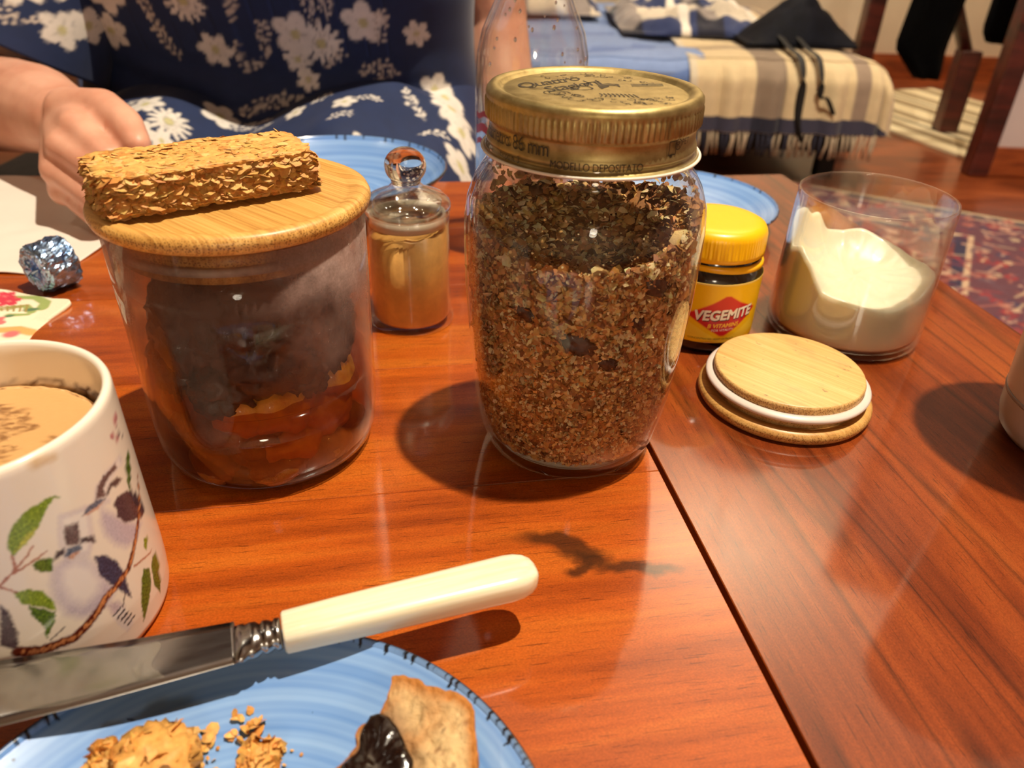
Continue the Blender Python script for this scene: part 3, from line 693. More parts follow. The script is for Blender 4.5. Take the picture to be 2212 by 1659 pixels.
for i, (a, z, r, rad, lb) in enumerate(prunes):
    a = math.radians(a); V, F = lump(rad, 20 + i, 4, 0.55, 1.9, True)
    o = mk('prune', V, F, M_PRUNE, None, loc=(PX + (r + 0.0022 * (r > 0.02)) * math.cos(a), PY + (r + 0.0022 * (r > 0.02)) * math.sin(a), T + z)); o.rotation_euler = (0.15 * math.sin(i * 2.1), 0.5 * math.sin(i * 1.7), a + PI / 2)
    tag(o, lb, 'prune', 'prunes in the fruit jar')
apris = [(-58, 0.0185, 0.038, 'yellow apricot half at the bottom right of the fruit jar'), (-60, 0.040, 0.037, 'bright apricot half just under the syrup at right in the fruit jar'), (-84, 0.041, 0.036, 'apricot half under the syrup at the front of the fruit jar'), (-104, 0.030, 0.0355, 'deep orange apricot half at front left in the fruit jar'), (-80, 0.020, 0.034, 'apricot half low at the front of the fruit jar'),
         (-30, 0.030, 0.037, 'apricot half beside the right wall of the fruit jar'), (-134, 0.024, 0.035, 'apricot half beside the left wall of the fruit jar'), (-10, 0.044, 0.037, 'apricot slice at the right rim of the syrup in the fruit jar'), (60, 0.024, 0.033, 'apricot half at the back of the fruit jar'), (130, 0.026, 0.033, 'apricot half at the back left of the fruit jar'),
         (-70, 0.012, 0.041, 'brownish apricot half on the jar floor at front right of the fruit jar'), (-112, 0.0125, 0.040, 'brownish apricot half on the jar floor at front left of the fruit jar'), (-40, 0.0135, 0.041, 'apricot half on the jar floor under the bright one at right'), (-90, 0.013, 0.024, 'apricot half on the jar floor in the middle of the fruit jar'), (-150, 0.038, 0.036, 'apricot half under the syrup at the far left of the fruit jar'), (-120, 0.041, 0.030, 'apricot half just under the prunes at left in the fruit jar'), (-66, 0.029, 0.029, 'apricot half buried behind the front ones in the fruit jar'), (0, 0.014, 0.036, 'apricot half on the jar floor at the far right of the fruit jar'), (-165, 0.013, 0.037, 'apricot half on the jar floor at the far left of the fruit jar'), (90, 0.014, 0.020, 'apricot half on the jar floor at the back of the fruit jar'), (20, 0.032, 0.014, 'apricot half in the centre of the syrup in the fruit jar')]
for i, (a, z, r, lb) in enumerate(apris):
    a = math.radians(a); V, F = lump((0.0150, 0.0095, 0.0115) if z > 0.016 else (0.0140, 0.0090, 0.0085), 50 + i, 3, 0.3, 1.4)
    o = mk('apricot_half', V, F, M_APRI if i in (0, 1, 2, 5, 7) else M_APRI2, None, loc=(PX + (r + 0.002) * math.cos(a), PY + (r + 0.002) * math.sin(a), T + z)); o.rotation_euler = (0, 0.6 * math.sin(i * 3.1), a + PI / 2 + 0.3 * math.sin(i))
    tag(o, lb, 'apricot', 'apricots in the fruit jar')
n = NT('amber_syrup'); tr = n.n('BsdfTransparent'); tr.inputs[0].default_value = (*lin(240, 206, 142), 1)
df = n.n('BsdfTranslucent'); df.inputs[0].default_value = (*lin(150, 84, 26), 1); gl = n.n('BsdfGlossy', ins={'Roughness': 0.05})
m1 = n.n('MixShader'); m1.inputs[0].default_value = 0.34; n.link(tr.outputs[0], m1.inputs[1]); n.link(df.outputs[0], m1.inputs[2])
m2 = n.n('MixShader'); m2.inputs[0].default_value = 0.06; n.link(m1.outputs[0], m2.inputs[1]); n.link(gl.outputs[0], m2.inputs[2]); M_SYRUP = n.done(m2.outputs[0])
V, F = lathe([(0.0, 0.0043), (0.0467, 0.0053), (0.0516, 0.0113), (0.0528, 0.025), (0.0533, 0.046), (0.0525, 0.0453), (0.0, 0.0448)], 72)
o = weld(mk('fruit_syrup', V, F, M_SYRUP, None, loc=(PX, PY, T))); tag(o, 'clear amber-brown syrup filling the bottom third of the fruit jar', 'syrup')

# ------------------------------------------------------------------ wheat biscuit on the bamboo lid
def wheat_flake_mat():
    n = NT('wheat_flake'); col = n.attr(); v = n.coord(); f = n.ramp(n.noise(v, 420, 5, 0.6), [(0.3, (0.72, 0.68, 0.6)), (0.7, (1.08, 1.06, 1.02))])
    return n.done(n.principled(n.mix(1.0, col, f, 'MULTIPLY'), 0.62, 0, n.bump(n.noise(v, 700, 4, 0.6), 0.22, 0.0005)))
M_WHEAT = wheat_flake_mat()
WPAL = [lin(228, 176, 98), lin(218, 160, 82), lin(236, 190, 116), lin(206, 144, 70), lin(224, 170, 92)]
wb_rot = math.atan2(0.3654 - 0.3121, -0.1081 + 0.182)
bis = empty('wheat_biscuit', 'rough golden wheat flake biscuit lying on the round bamboo jar lid', 'biscuit', (-0.1338, 0.3205, T + 0.1327), wb_rot)
def biscuit():
    L, W, H = 0.0860, 0.0405, 0.0160; nx, ny, nz = 46, 24, 10
    bm = bmesh.new(); bmesh.ops.create_cube(bm, size=1)
    bmesh.ops.subdivide_edges(bm, edges=bm.edges[:], cuts=15, use_grid_fill=True)
    V = []
    for v in bm.verts:
        p = np.array(v.co) * 2; q = np.sign(p) * np.abs(p)
        rad = (abs(p[0]) ** 9 + abs(p[1]) ** 7) ** (1 / 8.0) if max(abs(p[0]), abs(p[1])) > 0 else 1
        sc = 1.0 / max(1.0, rad)
        x, y, z = p[0] * L / 2 * sc, p[1] * W / 2 * sc, (p[2] + 1) * H / 2
        side = max(abs(p[0]), abs(p[1])) > 0.99 and abs(p[2]) < 0.9
        k = 0.0013 * fbm((x, y, z * 2.5), 230, 3)
        if side: x -= p[0] * 0.0016 * abs(fbm((x, y, z), 160, 3)) * 2; y -= p[1] * 0.0016 * abs(fbm((x, y, z), 160, 3)) * 2; x += p[0] * k; y += p[1] * k
        zz = z + (k * 1.2 if p[2] > 0.9 else 0) + (abs(k) * 0.9 if p[2] < -0.9 else 0)
        if p[2] < -0.9 and p[1] < -0.8: zz += 0.0012
        V.append((x, y, max(zz, 0.0)))
    F = [tuple(x.index for x in f.verts) for f in bm.faces]; bm.free()
    mk('biscuit_body', V, F, M_WHEAT, bis, np.tile(np.array(lin(224, 172, 96)), (len(V), 1)))
    rng = np.random.default_rng(5); pts, nr, sz, cl = [], [], [], []
    for _ in range(2600):      # flakes pressed flat on the top
        u, v = rng.uniform(-1, 1, 2)
        if (abs(u) ** 9 + abs(v) ** 7) > 0.80: continue
        pts.append((u * L / 2, v * W / 2, H - 0.0001 + 0.0005 * fbm((u, v, 1.0), 4, 2))); nr.append((rng.normal(0, .05), rng.normal(0, .05), 1)); sz.append(0.0014 + 0.0028 * rng.random() ** 1.4); cl.append(np.array(WPAL[rng.integers(5)]) * rng.uniform(0.94, 1.05))
    for _ in range(3200):      # flake edges bristling from the sides
        if rng.random() < 0.62: u = rng.uniform(-1, 1); v = -1 if rng.random() < 0.75 else 1
        else: v = rng.uniform(-1, 1); u = 1 if rng.random() < 0.55 else -1
        d = rng.uniform(-0.0022, 0.0001); z = rng.uniform(0.0008, H - 0.0010)
        if v < -0.99 and z < 0.0035: d -= 0.001
        x = u * (L / 2 + (d if abs(u) > 0.99 else 0)) * (0.985 if abs(v) > .99 else 1); y = v * (W / 2 + (d if abs(v) > 0.99 else 0)) * (0.985 if abs(u) > .99 else 1)
        if abs(u) > 0.93 and abs(v) > 0.93: x *= 0.975; y *= 0.96
        pts.append((x, y, z)); nr.append((rng.normal(0, .28) + 0.55 * u * (abs(u) > .99), rng.normal(0, .28) + 0.55 * v * (abs(v) > .99), 0.9)); sz.append(0.0012 + 0.0030 * rng.random() ** 1.3); cl.append(np.array(WPAL[rng.integers(5)]) * rng.uniform(0.88, 1.08))
    V, F, C = flakes(pts, nr, sz, cl, rng, tilt=0.10, bend=0.10, n=8)
    V = np.array(V); V[:, 2] = np.maximum(V[:, 2], 0.0001)
    mk('wheat_flakes', V, F, M_WHEAT, bis, C, smooth=False, kind='stuff')
biscuit()

# ------------------------------------------------------------------ small jar of mustard-coloured spread
SX, SY = -0.0693, 0.4627
sj = empty('spread_jar', 'small clear glass jar with a ball-knob glass lid, holding caramel-coloured spread', 'jar', (SX, SY, T))
V, F = lathe([(0.0, 0.0006), (0.0262, 0.0), (0.0280, 0.0012), (0.0281, 0.0042), (0.0268, 0.0062), (0.0263, 0.012), (0.0261, 0.030), (0.0261, 0.069), (0.0266, 0.0725), (0.0262, 0.0745), (0.0246, 0.0745), (0.0254, 0.066), (0.0254, 0.030), (0.0254, 0.006), (0.024, 0.0035), (0.0, 0.003)], 64)
weld(mk('glass_body', V, F, M_GLASS, sj))
V, F = lathe([(0.0, 0.0680), (0.0225, 0.0680), (0.0225, 0.0745), (0.0262, 0.0750), (0.0272, 0.0768), (0.0274, 0.0800), (0.0266, 0.0818), (0.0235, 0.0850), (0.0205, 0.0862), (0.0150, 0.0888), (0.0112, 0.0905), (0.0090, 0.0930), (0.0, 0.0930), (0.0, 0.0895), (0.0085, 0.0875), (0.0180, 0.0845), (0.0215, 0.0822), (0.0205, 0.0705), (0.0, 0.0700)], 64)
gl = weld(mk('glass_lid', V, F, mat_glass('lid_glass', (0.95, 0.95, 0.93), 0.09, power=2.0, rough=0.04), sj))
n = NT('solid_glass'); g = n.n('BsdfGlass', ins={'Roughness': 0.0, 'IOR': 1.5}); g.inputs[0].default_value = (0.97, 0.97, 0.95, 1); M_SOLID = n.done(g.outputs[0])
V, F = lathe([(0.0, 0.0931), (0.0088, 0.0932), (0.0092, 0.0950), (0.0098, 0.0965)] + [(0.0128 * math.cos(t), 0.1035 + 0.0112 * math.sin(t)) for t in np.linspace(-0.6, PI / 2, 16)], 40)
weld(mk('knob', V, F, M_SOLID, gl))
V, F = lathe([(0.0226, 0.0672), (0.0240, 0.0676), (0.0243, 0.0742), (0.0226, 0.0744), (0.0226, 0.0672)], 48)
o = mk('sealing_ring', V, F, mat_plain('clear_plastic', lin(214, 204, 184), 0.3, var=0.03), gl); o['label'] = 'whitish plastic sealing ring under the glass lid'
prof = [(0.0, 0.0033), (0.0236, 0.0038), (0.0251, 0.0065), (0.0251, 0.030), (0.0251, 0.062)]
V, F = lathe(prof, 64); V = list(map(tuple, V)); m = len(prof)
top = []
for i in range(64):
    a = 2 * PI * i / 64
    V[i * m + m - 1] = (V[i * m + m - 1][0], V[i * m + m - 1][1], 0.0615 + 0.0030 * math.sin(a + 2.2) + 0.002 * fbm((math.cos(a), math.sin(a), 0), 2.2))
base = len(V)
for q in (0.8, 0.55, 0.3):
    for i in range(64):
        a = 2 * PI * i / 64; x, y = 0.0251 * q * math.cos(a), 0.0251 * q * math.sin(a); V.append((x, y, 0.0635 + 0.003 * fbm((x, y, 2), 110, 3)))
V.append((0, 0, 0.0635)); 
rows = [[i * m + m - 1 for i in range(64)]] + [[base + 64 * k + i for i in range(64)] for k in range(3)]
for r0, r1 in zip(rows[:-1], rows[1:]): F += [(r0[i], r0[(i + 1) % 64], r1[(i + 1) % 64], r1[i]) for i in range(64)]
F += [(rows[-1][i], rows[-1][(i + 1) % 64], len(V) - 1) for i in range(64)]
o = weld(mk('caramel_spread', V, F, mat_plain('nut_butter', lin(216, 160, 86), 0.5, var=0.14, vscale=120, bump=0.15, bscale=300, sss=0.15), None, loc=(SX, SY, T)))
tag(o, 'caramel-brown nut spread filling the small ball-knob glass jar', 'spread')

# ------------------------------------------------------------------ yeast spread jar
VX, VY = 0.1240, 0.4575
M_BROWNGL = mat_plain('dark_brown_glass', lin(26, 13, 6), 0.12, var=0.2, coat=0.5)
M_YEL = mat_plain('yellow_plastic', lin(250, 190, 4), 0.34, var=0.03, coat=0.15, sss=0.0)
vj = empty('yeast_spread_jar', 'small dark jar with yellow screw lid and red diamond label behind the muesli', 'jar', (VX, VY, T))
V, F = lathe([(0.0, 0.001), (0.027, 0.0), (0.0312, 0.0012), (0.0328, 0.005), (0.0330, 0.010), (0.0330, 0.048), (0.0318, 0.0525), (0.0292, 0.0552), (0.0282, 0.0575), (0.0282, 0.0655), (0.0, 0.0655)], 72); weld(mk('glass_body', V, F, M_BROWNGL, vj))
th = np.linspace(0, 2 * PI, 360, endpoint=False)
lp = [(0.0, 0.0796), (0.020, 0.0798), (0.0262, 0.0795), (0.0292, 0.0780), (0.0306, 0.0757), (0.0310, 0.0735), (0.0312, 0.0645), (0.0314, 0.0640), (0.0314, 0.0612), (0.0290, 0.0610), (0.0284, 0.0656)]
V, F = lathe(lp, th); V = V.reshape(360, len(lp), 3); rib = 1 + 0.008 * (np.sin(th * 90) > 0)
for j in (5, 6): V[:, j, :2] *= rib[:, None]
weld(mk('screw_lid', V.reshape(-1, 3), F, M_YEL, vj))
V, F = lathe([(0.0286, 0.0578), (0.0303, 0.0575), (0.0312, 0.0560), (0.0312, 0.0538), (0.0304, 0.0530), (0.0300, 0.0545), (0.0286, 0.0578)], 72); o = mk('tamper_ring', V, F, M_YEL, vj); o.rotation_euler = (math.radians(-1.5), math.radians(1.5), 0)
# printed label on the jar
nt_, nz_ = 260, 150
ths = np.linspace(math.radians(-175), math.radians(5), nt_); zs = np.linspace(0.0092, 0.0492, nz_); R = 0.0331
tt, zz = np.meshgrid(ths, zs, indexing='ij'); t0 = math.radians(-79)
P = np.stack([((tt - t0) * R * 1000).ravel(), ((zz - 0.0285) * 1000).ravel()], 1)
col = np.tile(np.array(lin(246, 196, 10)), (len(P), 1))
paint_poly(col, P, [(-40, 20.7), (40, 20.7), (40, 19.7), (-40, 19.7)], lin(236, 214, 140), 0.3, 0.8)
for p in ([(-30, -14), (-4, -19), (2, -19), (-22, -6)], [(30, -14), (4, -19), (-2, -19), (22, -6)]): paint_poly(col, P, p, lin(250, 214, 60), 0.4, 0.8)
dia = [(-24.0, -0.8), (-9, 7.6), (-1.5, 12.6), (1.5, 12.6), (9, 8.0), (24.0, 1.6), (9, -9.0), (1.5, -14.2), (-1.5, -14.2), (-9, -9.6)]
paint_poly(col, P, [(x * 1.04, y * 1.05) for x, y in dia], lin(236, 150, 30), 0.5); paint_poly(col, P, dia, lin(206, 22, 34), 0.35)
V = np.stack([R * np.cos(tt).ravel(), R * np.sin(tt).ravel(), zz.ravel()], 1)
F = grid_faces(nt_, nz_); F = [f[::-1] for f in F]
lab = mk('paper_label', V, F, mat_attr('printed_label', 0.35, coat=0.2), vj, col)
md = lab.modifiers.new('thick', 'SOLIDIFY'); md.thickness = 0.00008; md.offset = -1
lab['label'] = 'yellow paper label with a red diamond and white capital lettering'
M_WHITEINK = mat_plain('white_print', lin(244, 236, 226), 0.45, var=0.03); M_SHADOWINK = mat_plain('dark_print', lin(70, 12, 14), 0.5, var=0.05); M_GOLDINK = mat_plain('yellow_print', lin(248, 190, 50), 0.45, var=0.03); M_BLACKINK = mat_plain('label_black_print', lin(60, 44, 10), 0.5, var=0.05)
def lab_text(s, size, x, y, mat, nm, off, sx=1.0, shear=0.0, rot=0.0, bold=0.0):
    v, f = text_mesh(s, size, shear=shear)
    parts = []
    for dx, dy in ((0, 0),) if not bold else ((0, 0), (bold, 0), (-bold, 0), (0, bold), (0, -bold), (bold, bold), (-bold, -bold)):
        q = v.copy(); q[:, 0] = q[:, 0] * sx + dx; q[:, 1] += dy; q[:, 1] += q[:, 0] * rot; q[:, 2] = off
        parts.append((wrap_cyl(q, R, t0 + x / R, 0.0285 + y, 0.00012), f))
        off += 0.000012
    Vv, Ff = join(parts); return mk(nm, Vv, Ff, mat, lab, smooth=False)
lab_text('VEGEMITE', 0.0092, 0.0004, -0.0007, M_SHADOWINK, 'lettering_shadow', 0.00002, 0.94, 0.08, 0.055, 0.0004)
lab_text('VEGEMITE', 0.0092, 0.0, 0.0, M_WHITEINK, 'lettering', 0.00014, 0.94, 0.08, 0.055, 0.00034)
lab_text('B VITAMINS', 0.0039, 0.0, -0.0072, M_GOLDINK, 'small_lettering', 0.00004, 1.0, 0.15, 0.05, 0.00012)
lab_text('FOR VITALITY', 0.0021, 0.0, -0.0103, M_WHITEINK, 'small_lettering', 0.00004, 1.1, 0, 0.04)
lab_text('CONCENTRATED YEAST EXTRACT', 0.0017, -0.0062, -0.0166, M_BLACKINK, 'small_lettering', 0.00004, 1.1)

# ------------------------------------------------------------------ tumbler of yoghurt
YX, YY = 0.2229, 0.4682
yg = empty('yoghurt_glass', 'straight clear glass tumbler half full of thick white yoghurt', 'glass', (YX, YY, T))
V, F = lathe([(0.0, 0.0008), (0.043, 0.0), (0.0472, 0.0012), (0.0490, 0.004), (0.0493, 0.010), (0.0487, 0.030), (0.0475, 0.070), (0.0470, 0.0925), (0.0467, 0.0940), (0.0460, 0.0943), (0.0453, 0.0938), (0.0452, 0.0925), (0.0461, 0.070), (0.0475, 0.030), (0.0481, 0.010), (0.0470, 0.0055), (0.043, 0.0042), (0.0, 0.004)], 96)
weld(mk('glass_body', V, F, mat_glass('tumbler_glass', (0.985, 0.985, 0.98), 0.045, power=2.8), yg))
def yoghurt():
    keys = [(-180, 0.0615), (-165, 0.066), (-150, 0.058), (-135, 0.042), (-128, 0.0415), (-112, 0.0395), (-95, 0.0362), (-85, 0.0347), (-60, 0.041), (-40, 0.0503), (-10, 0.0500), (20, 0.0480), (50, 0.0540), (70, 0.0590), (85, 0.0560), (100, 0.0560), (112, 0.072), (120, 0.0705), (130, 0.0765), (150, 0.0790), (168, 0.0740), (180, 0.0615)]
    n, V = 120, []
    ka = [math.radians(k[0]) for k in keys]; kz = [k[1] for k in keys]
    zz = np.array([0.0066, 0.0068, 0.0125]); rr = np.array([0.0, 0.0425, 0.0477])
    qs = [1.0, 0.94, 0.86, 0.76, 0.64, 0.52, 0.40, 0.28, 0.14]
    for i in range(n):
        a = -PI + 2 * PI * i / n; ze = float(np.interp(a, ka, kz)); ze += 0.0006 * fbm((math.cos(a) * 3, math.sin(a) * 3, 0), 2.0)
        for z in (0.0046,): V.append((0.0428 * math.cos(a), 0.0428 * math.sin(a), z))
        for t in (0.0, 0.25, 0.5, 0.75, 1.0):
            z = 0.0085 + (ze - 0.0085) * t; r = np.interp(z, [0.0085, 0.030, 0.070, 0.0925], [0.0477, 0.0473, 0.0459, 0.0450]); V.append((r * math.cos(a), r * math.sin(a), z))
        for q in qs[1:]:
            x, y = r * q * math.cos(a), r * q * math.sin(a); floor = 0.037 + 0.0045 * math.exp(-((x - 0.012) ** 2 + (y + 0.004) ** 2) / 0.0003) + 0.003 * fbm((x, y, 4), 70, 2)
            k = ((q) ** 3.2); V.append((x, y, floor + (ze - floor) * k + (0.0016 * fbm((x, y, 9), 160, 2) if q < 0.9 else 0)))
    m = 1 + 5 + len(qs) - 1; F = []
    for i in range(n):
        a, b = i * m, ((i + 1) % n) * m; F += [(a + j, b + j, b + j + 1, a + j + 1) for j in range(m - 1)]
    V.append((0, 0, 0.0385)); V.append((0, 0, 0.0046)); k = len(V)
    F += [(i * m + m - 1, ((i + 1) % n) * m + m - 1, k - 2) for i in range(n)] + [(((i + 1) % n) * m, i * m, k - 1) for i in range(n)]
    o = mk('yoghurt', V, F, mat_plain('thick_yoghurt', lin(224, 217, 190), 0.4, var=0.015, sss=0.5, sss_r=(0.006, 0.005, 0.0035), coat=0.15), None, loc=(YX, YY, T))
    s = o.modifiers.new('smooth', 'SUBSURF'); s.levels = 1; s.render_levels = 1
    tag(o, 'thick creamy white yoghurt, scooped hollow, inside the glass tumbler', 'yoghurt')
yoghurt()

# ------------------------------------------------------------------ bamboo lid lying upside down
bl = empty('upturned_lid', 'round bamboo jar lid lying upside down before the yoghurt, silicone ring uppermost', 'lid', (0.1579, 0.3775, T), 0.4)
M_BAMBOO2 = bamboo_mat('spotted_bamboo', math.radians(64), lin(200, 152, 86), lin(220, 178, 110), lin(232, 196, 132), True)
M_BAMBOO3 = bamboo_mat('bamboo_rim', math.radians(64), lin(176, 124, 60), lin(204, 154, 84), lin(218, 174, 104))
V, F = lathe([(0.0, 0.0), (0.0450, 0.0), (0.0475, 0.0012), (0.0487, 0.0035), (0.0484, 0.0058), (0.0468, 0.0075), (0.0445, 0.0080), (0.0432, 0.0072), (0.0, 0.0070)], 96); weld(mk('bamboo_disc', V, F, M_BAMBOO3, bl))
V, F = lathe([(0.0, 0.0073), (0.0412, 0.0073), (0.0412, 0.0110), (0.0418, 0.0192), (0.0412, 0.0207), (0.0405, 0.0210), (0.0, 0.0210)], 96); weld(mk('lid_plug', V, F, M_BAMBOO2, bl))
V, F = lathe([(0.0417, 0.0112), (0.0436, 0.0116), (0.0454, 0.0130), (0.0458, 0.0142), (0.0450, 0.0152), (0.0430, 0.0160), (0.0419, 0.0162), (0.0417, 0.0112)], 96)
o = mk('silicone_ring', V, F, mat_plain('milky_silicone', lin(222, 208, 198), 0.4, var=0.02, sss=0.3, sss_r=(0.004, 0.004, 0.004)), bl); o['label'] = 'milky white silicone sealing ring'

# ------------------------------------------------------------------ mug with painted birds, and the coffee in it

MUG_ART = json.loads(r'''{"p":{"bodyA":[[-11.7,65.0],[-13.5,61.3],[-13.5,55.1],[-11.2,48.5],[-7.1,43.1],[-1.3,41.7],[3.4,43.9],[-4.1,52.8],[-7.3,58.5]],"crownA":[[-12.5,69.9],[-10.2,73.9],[-6.7,75.2],[0.5,74.8],[0.7,72.6],[-3.1,73.1],[-6.3,72.4],[-8.5,70.8],[-8.2,68.0],[-11.8,69.4]],"eyeA":[[-7.9,68.6],[-5.4,70.7],[-0.8,69.9],[1.4,67.2],[-2.2,67.2],[-5.1,68.8],[-7.9,67.3]],"beakA":[[-18.7,67.9],[-16.0,69.5],[-12.6,69.6],[-8.4,67.3],[-11.0,66.9],[-15.2,67.1]],"lowbeakA":[[-18.4,67.7],[-15.1,67.4],[-9.7,66.7],[-13.0,66.1],[-16.8,66.8]],"wingA":[[-6.8,62.4],[-3.9,63.8],[2.0,61.4],[7.9,55.3],[9.6,46.7],[8.3,44.0],[2.2,47.8],[-4.4,52.1],[-6.8,57.1],[-5.9,59.4]],"bodyB":[[-31.9,55.8],[-33.8,50.2],[-34.6,43.7],[-33.4,35.2],[-29.7,30.2],[-24.8,28.5],[-20.3,28.8],[-16.0,32.3],[-17.8,37.0],[-18.6,44.4],[-22.2,52.2],[-27.5,56.7]],"bellyB":[[-30.2,53.6],[-31.8,47.8],[-30.9,39.7],[-27.8,35.1],[-22.7,36.0],[-20.0,40.1],[-21.3,47.8],[-25.3,53.1]],"crownB":[[-24.8,68.2],[-20.5,66.8],[-21.7,60.6],[-22.9,59.0],[-26.0,60.7],[-26.0,64.1]],"eyeB":[[-21.7,60.6],[-17.4,58.2],[-17.5,55.2],[-20.5,57.8],[-22.3,58.5]],"eyeB2":[[-31.3,58.0],[-29.4,60.8],[-27.0,60.6],[-27.6,58.5],[-29.5,58.3]],"beakB":[[-28.0,57.1],[-26.2,60.0],[-22.3,58.5],[-22.3,56.3],[-25.9,55.4]],"lowbeakB":[[-27.2,56.5],[-25.5,56.8],[-23.1,56.1],[-25.8,54.8]],"wingB":[[-19.7,50.8],[-15.9,47.8],[-12.8,41.6],[-11.7,35.2],[-12.1,30.2],[-12.2,22.8],[-15.1,29.4],[-18.0,36.3],[-20.1,42.1],[-19.6,46.2]],"rumpB":[[-21.1,28.7],[-17.6,27.1],[-15.7,22.1],[-18.0,20.4],[-20.7,22.3]],"tailB":[[-20.7,22.3],[-17.0,23.4],[-15.3,17.5],[-14.5,12.3],[-17.7,10.6],[-20.4,17.8]],"leaf1":[[-39.6,73.5],[-37.5,77.0],[-32.9,80.4],[-27.0,81.2],[-24.1,80.7],[-22.8,78.9],[-25.0,79.8],[-27.5,77.6],[-31.2,72.9],[-36.1,68.9],[-40.3,66.2],[-40.5,70.0]],"leaf1b":[[-39.4,67.7],[-36.0,71.3],[-31.6,73.2],[-33.3,71.1],[-36.1,68.9]],"leaf2":[[-36.9,60.3],[-34.4,61.5],[-30.9,59.4],[-32.3,54.4],[-35.7,56.5]],"leaf3":[[-43.8,52.6],[-40.2,52.1],[-36.7,48.8],[-35.1,42.2],[-35.6,38.9],[-39.2,43.4],[-43.1,47.3]],"leaf3b":[[-41.9,45.7],[-38.5,42.0],[-35.8,38.2],[-37.1,34.5],[-40.7,29.5],[-40.1,34.8],[-41.7,40.5]],"leaf4":[[-5.6,25.3],[-3.0,28.1],[0.2,25.2],[-1.6,18.8],[-6.3,12.5],[-10.6,7.7],[-9.0,17.7]],"leaf5":[[4.7,27.7],[7.7,25.0],[7.8,21.3],[2.3,9.1],[-0.3,16.3],[1.2,24.1]],"leaf6":[[11.0,72.1],[12.3,69.4],[9.0,64.9],[3.3,59.3],[3.6,64.0],[6.9,70.1]],"leaf7":[[2.4,38.0],[5.5,35.5],[1.8,32.6],[0.9,34.6]],"dark":[[-48.2,49.7],[-47.0,46.5],[-47.0,36.5],[-48.8,29.0],[-52.8,32.9]],"stain":[[-28.3,94.2],[-27.1,96.4],[-24.3,96.1],[-19.5,94.4],[-19.8,92.3],[-23.6,92.6],[-26.5,92.7]],"fl1":[[9.4,89.3],[11.9,88.2],[11.8,86.0],[9.3,84.5],[7.3,85.9]],"fl2":[[2.6,85.3],[4.5,84.8],[5.6,83.0],[3.7,82.4],[2.3,83.9]],"fl3":[[6.9,82.9],[8.3,81.0],[6.7,79.3],[5.5,80.6]]},"s":{"branch":[[-48.8,28.0],[-43.5,25.2],[-38.4,24.9],[-33.9,24.1],[-28.8,26.4],[-23.8,29.4],[-20.5,32.0],[-15.7,33.0],[-9.2,35.1],[-4.3,39.8],[1.7,45.5],[8.5,51.5],[12.9,58.1]],"twig1":[[-6.6,33.3],[-0.7,31.2],[5.6,28.8]],"twig2":[[-46.1,57.3],[-42.2,60.2],[-37.5,64.0],[-34.8,66.8]],"twig3":[[-41.7,60.0],[-31.7,62.9]],"twig4":[[-40.9,61.1],[-40.4,66.7]],"twig5":[[-46.3,56.6],[-42.9,52.1]],"twig6":[[9.3,84.5],[8.9,80.6],[12.6,77.0]],"twig7":[[-39.9,28.0],[-35.2,30.6]],"twig8":[[-14.0,27.3],[-16.4,22.8]]}}''')
GX, GY = -0.1810, 0.2045
mug = empty('bird_mug', 'white china mug painted with kookaburras and gum leaves, front left', 'mug', (GX, GY, T))
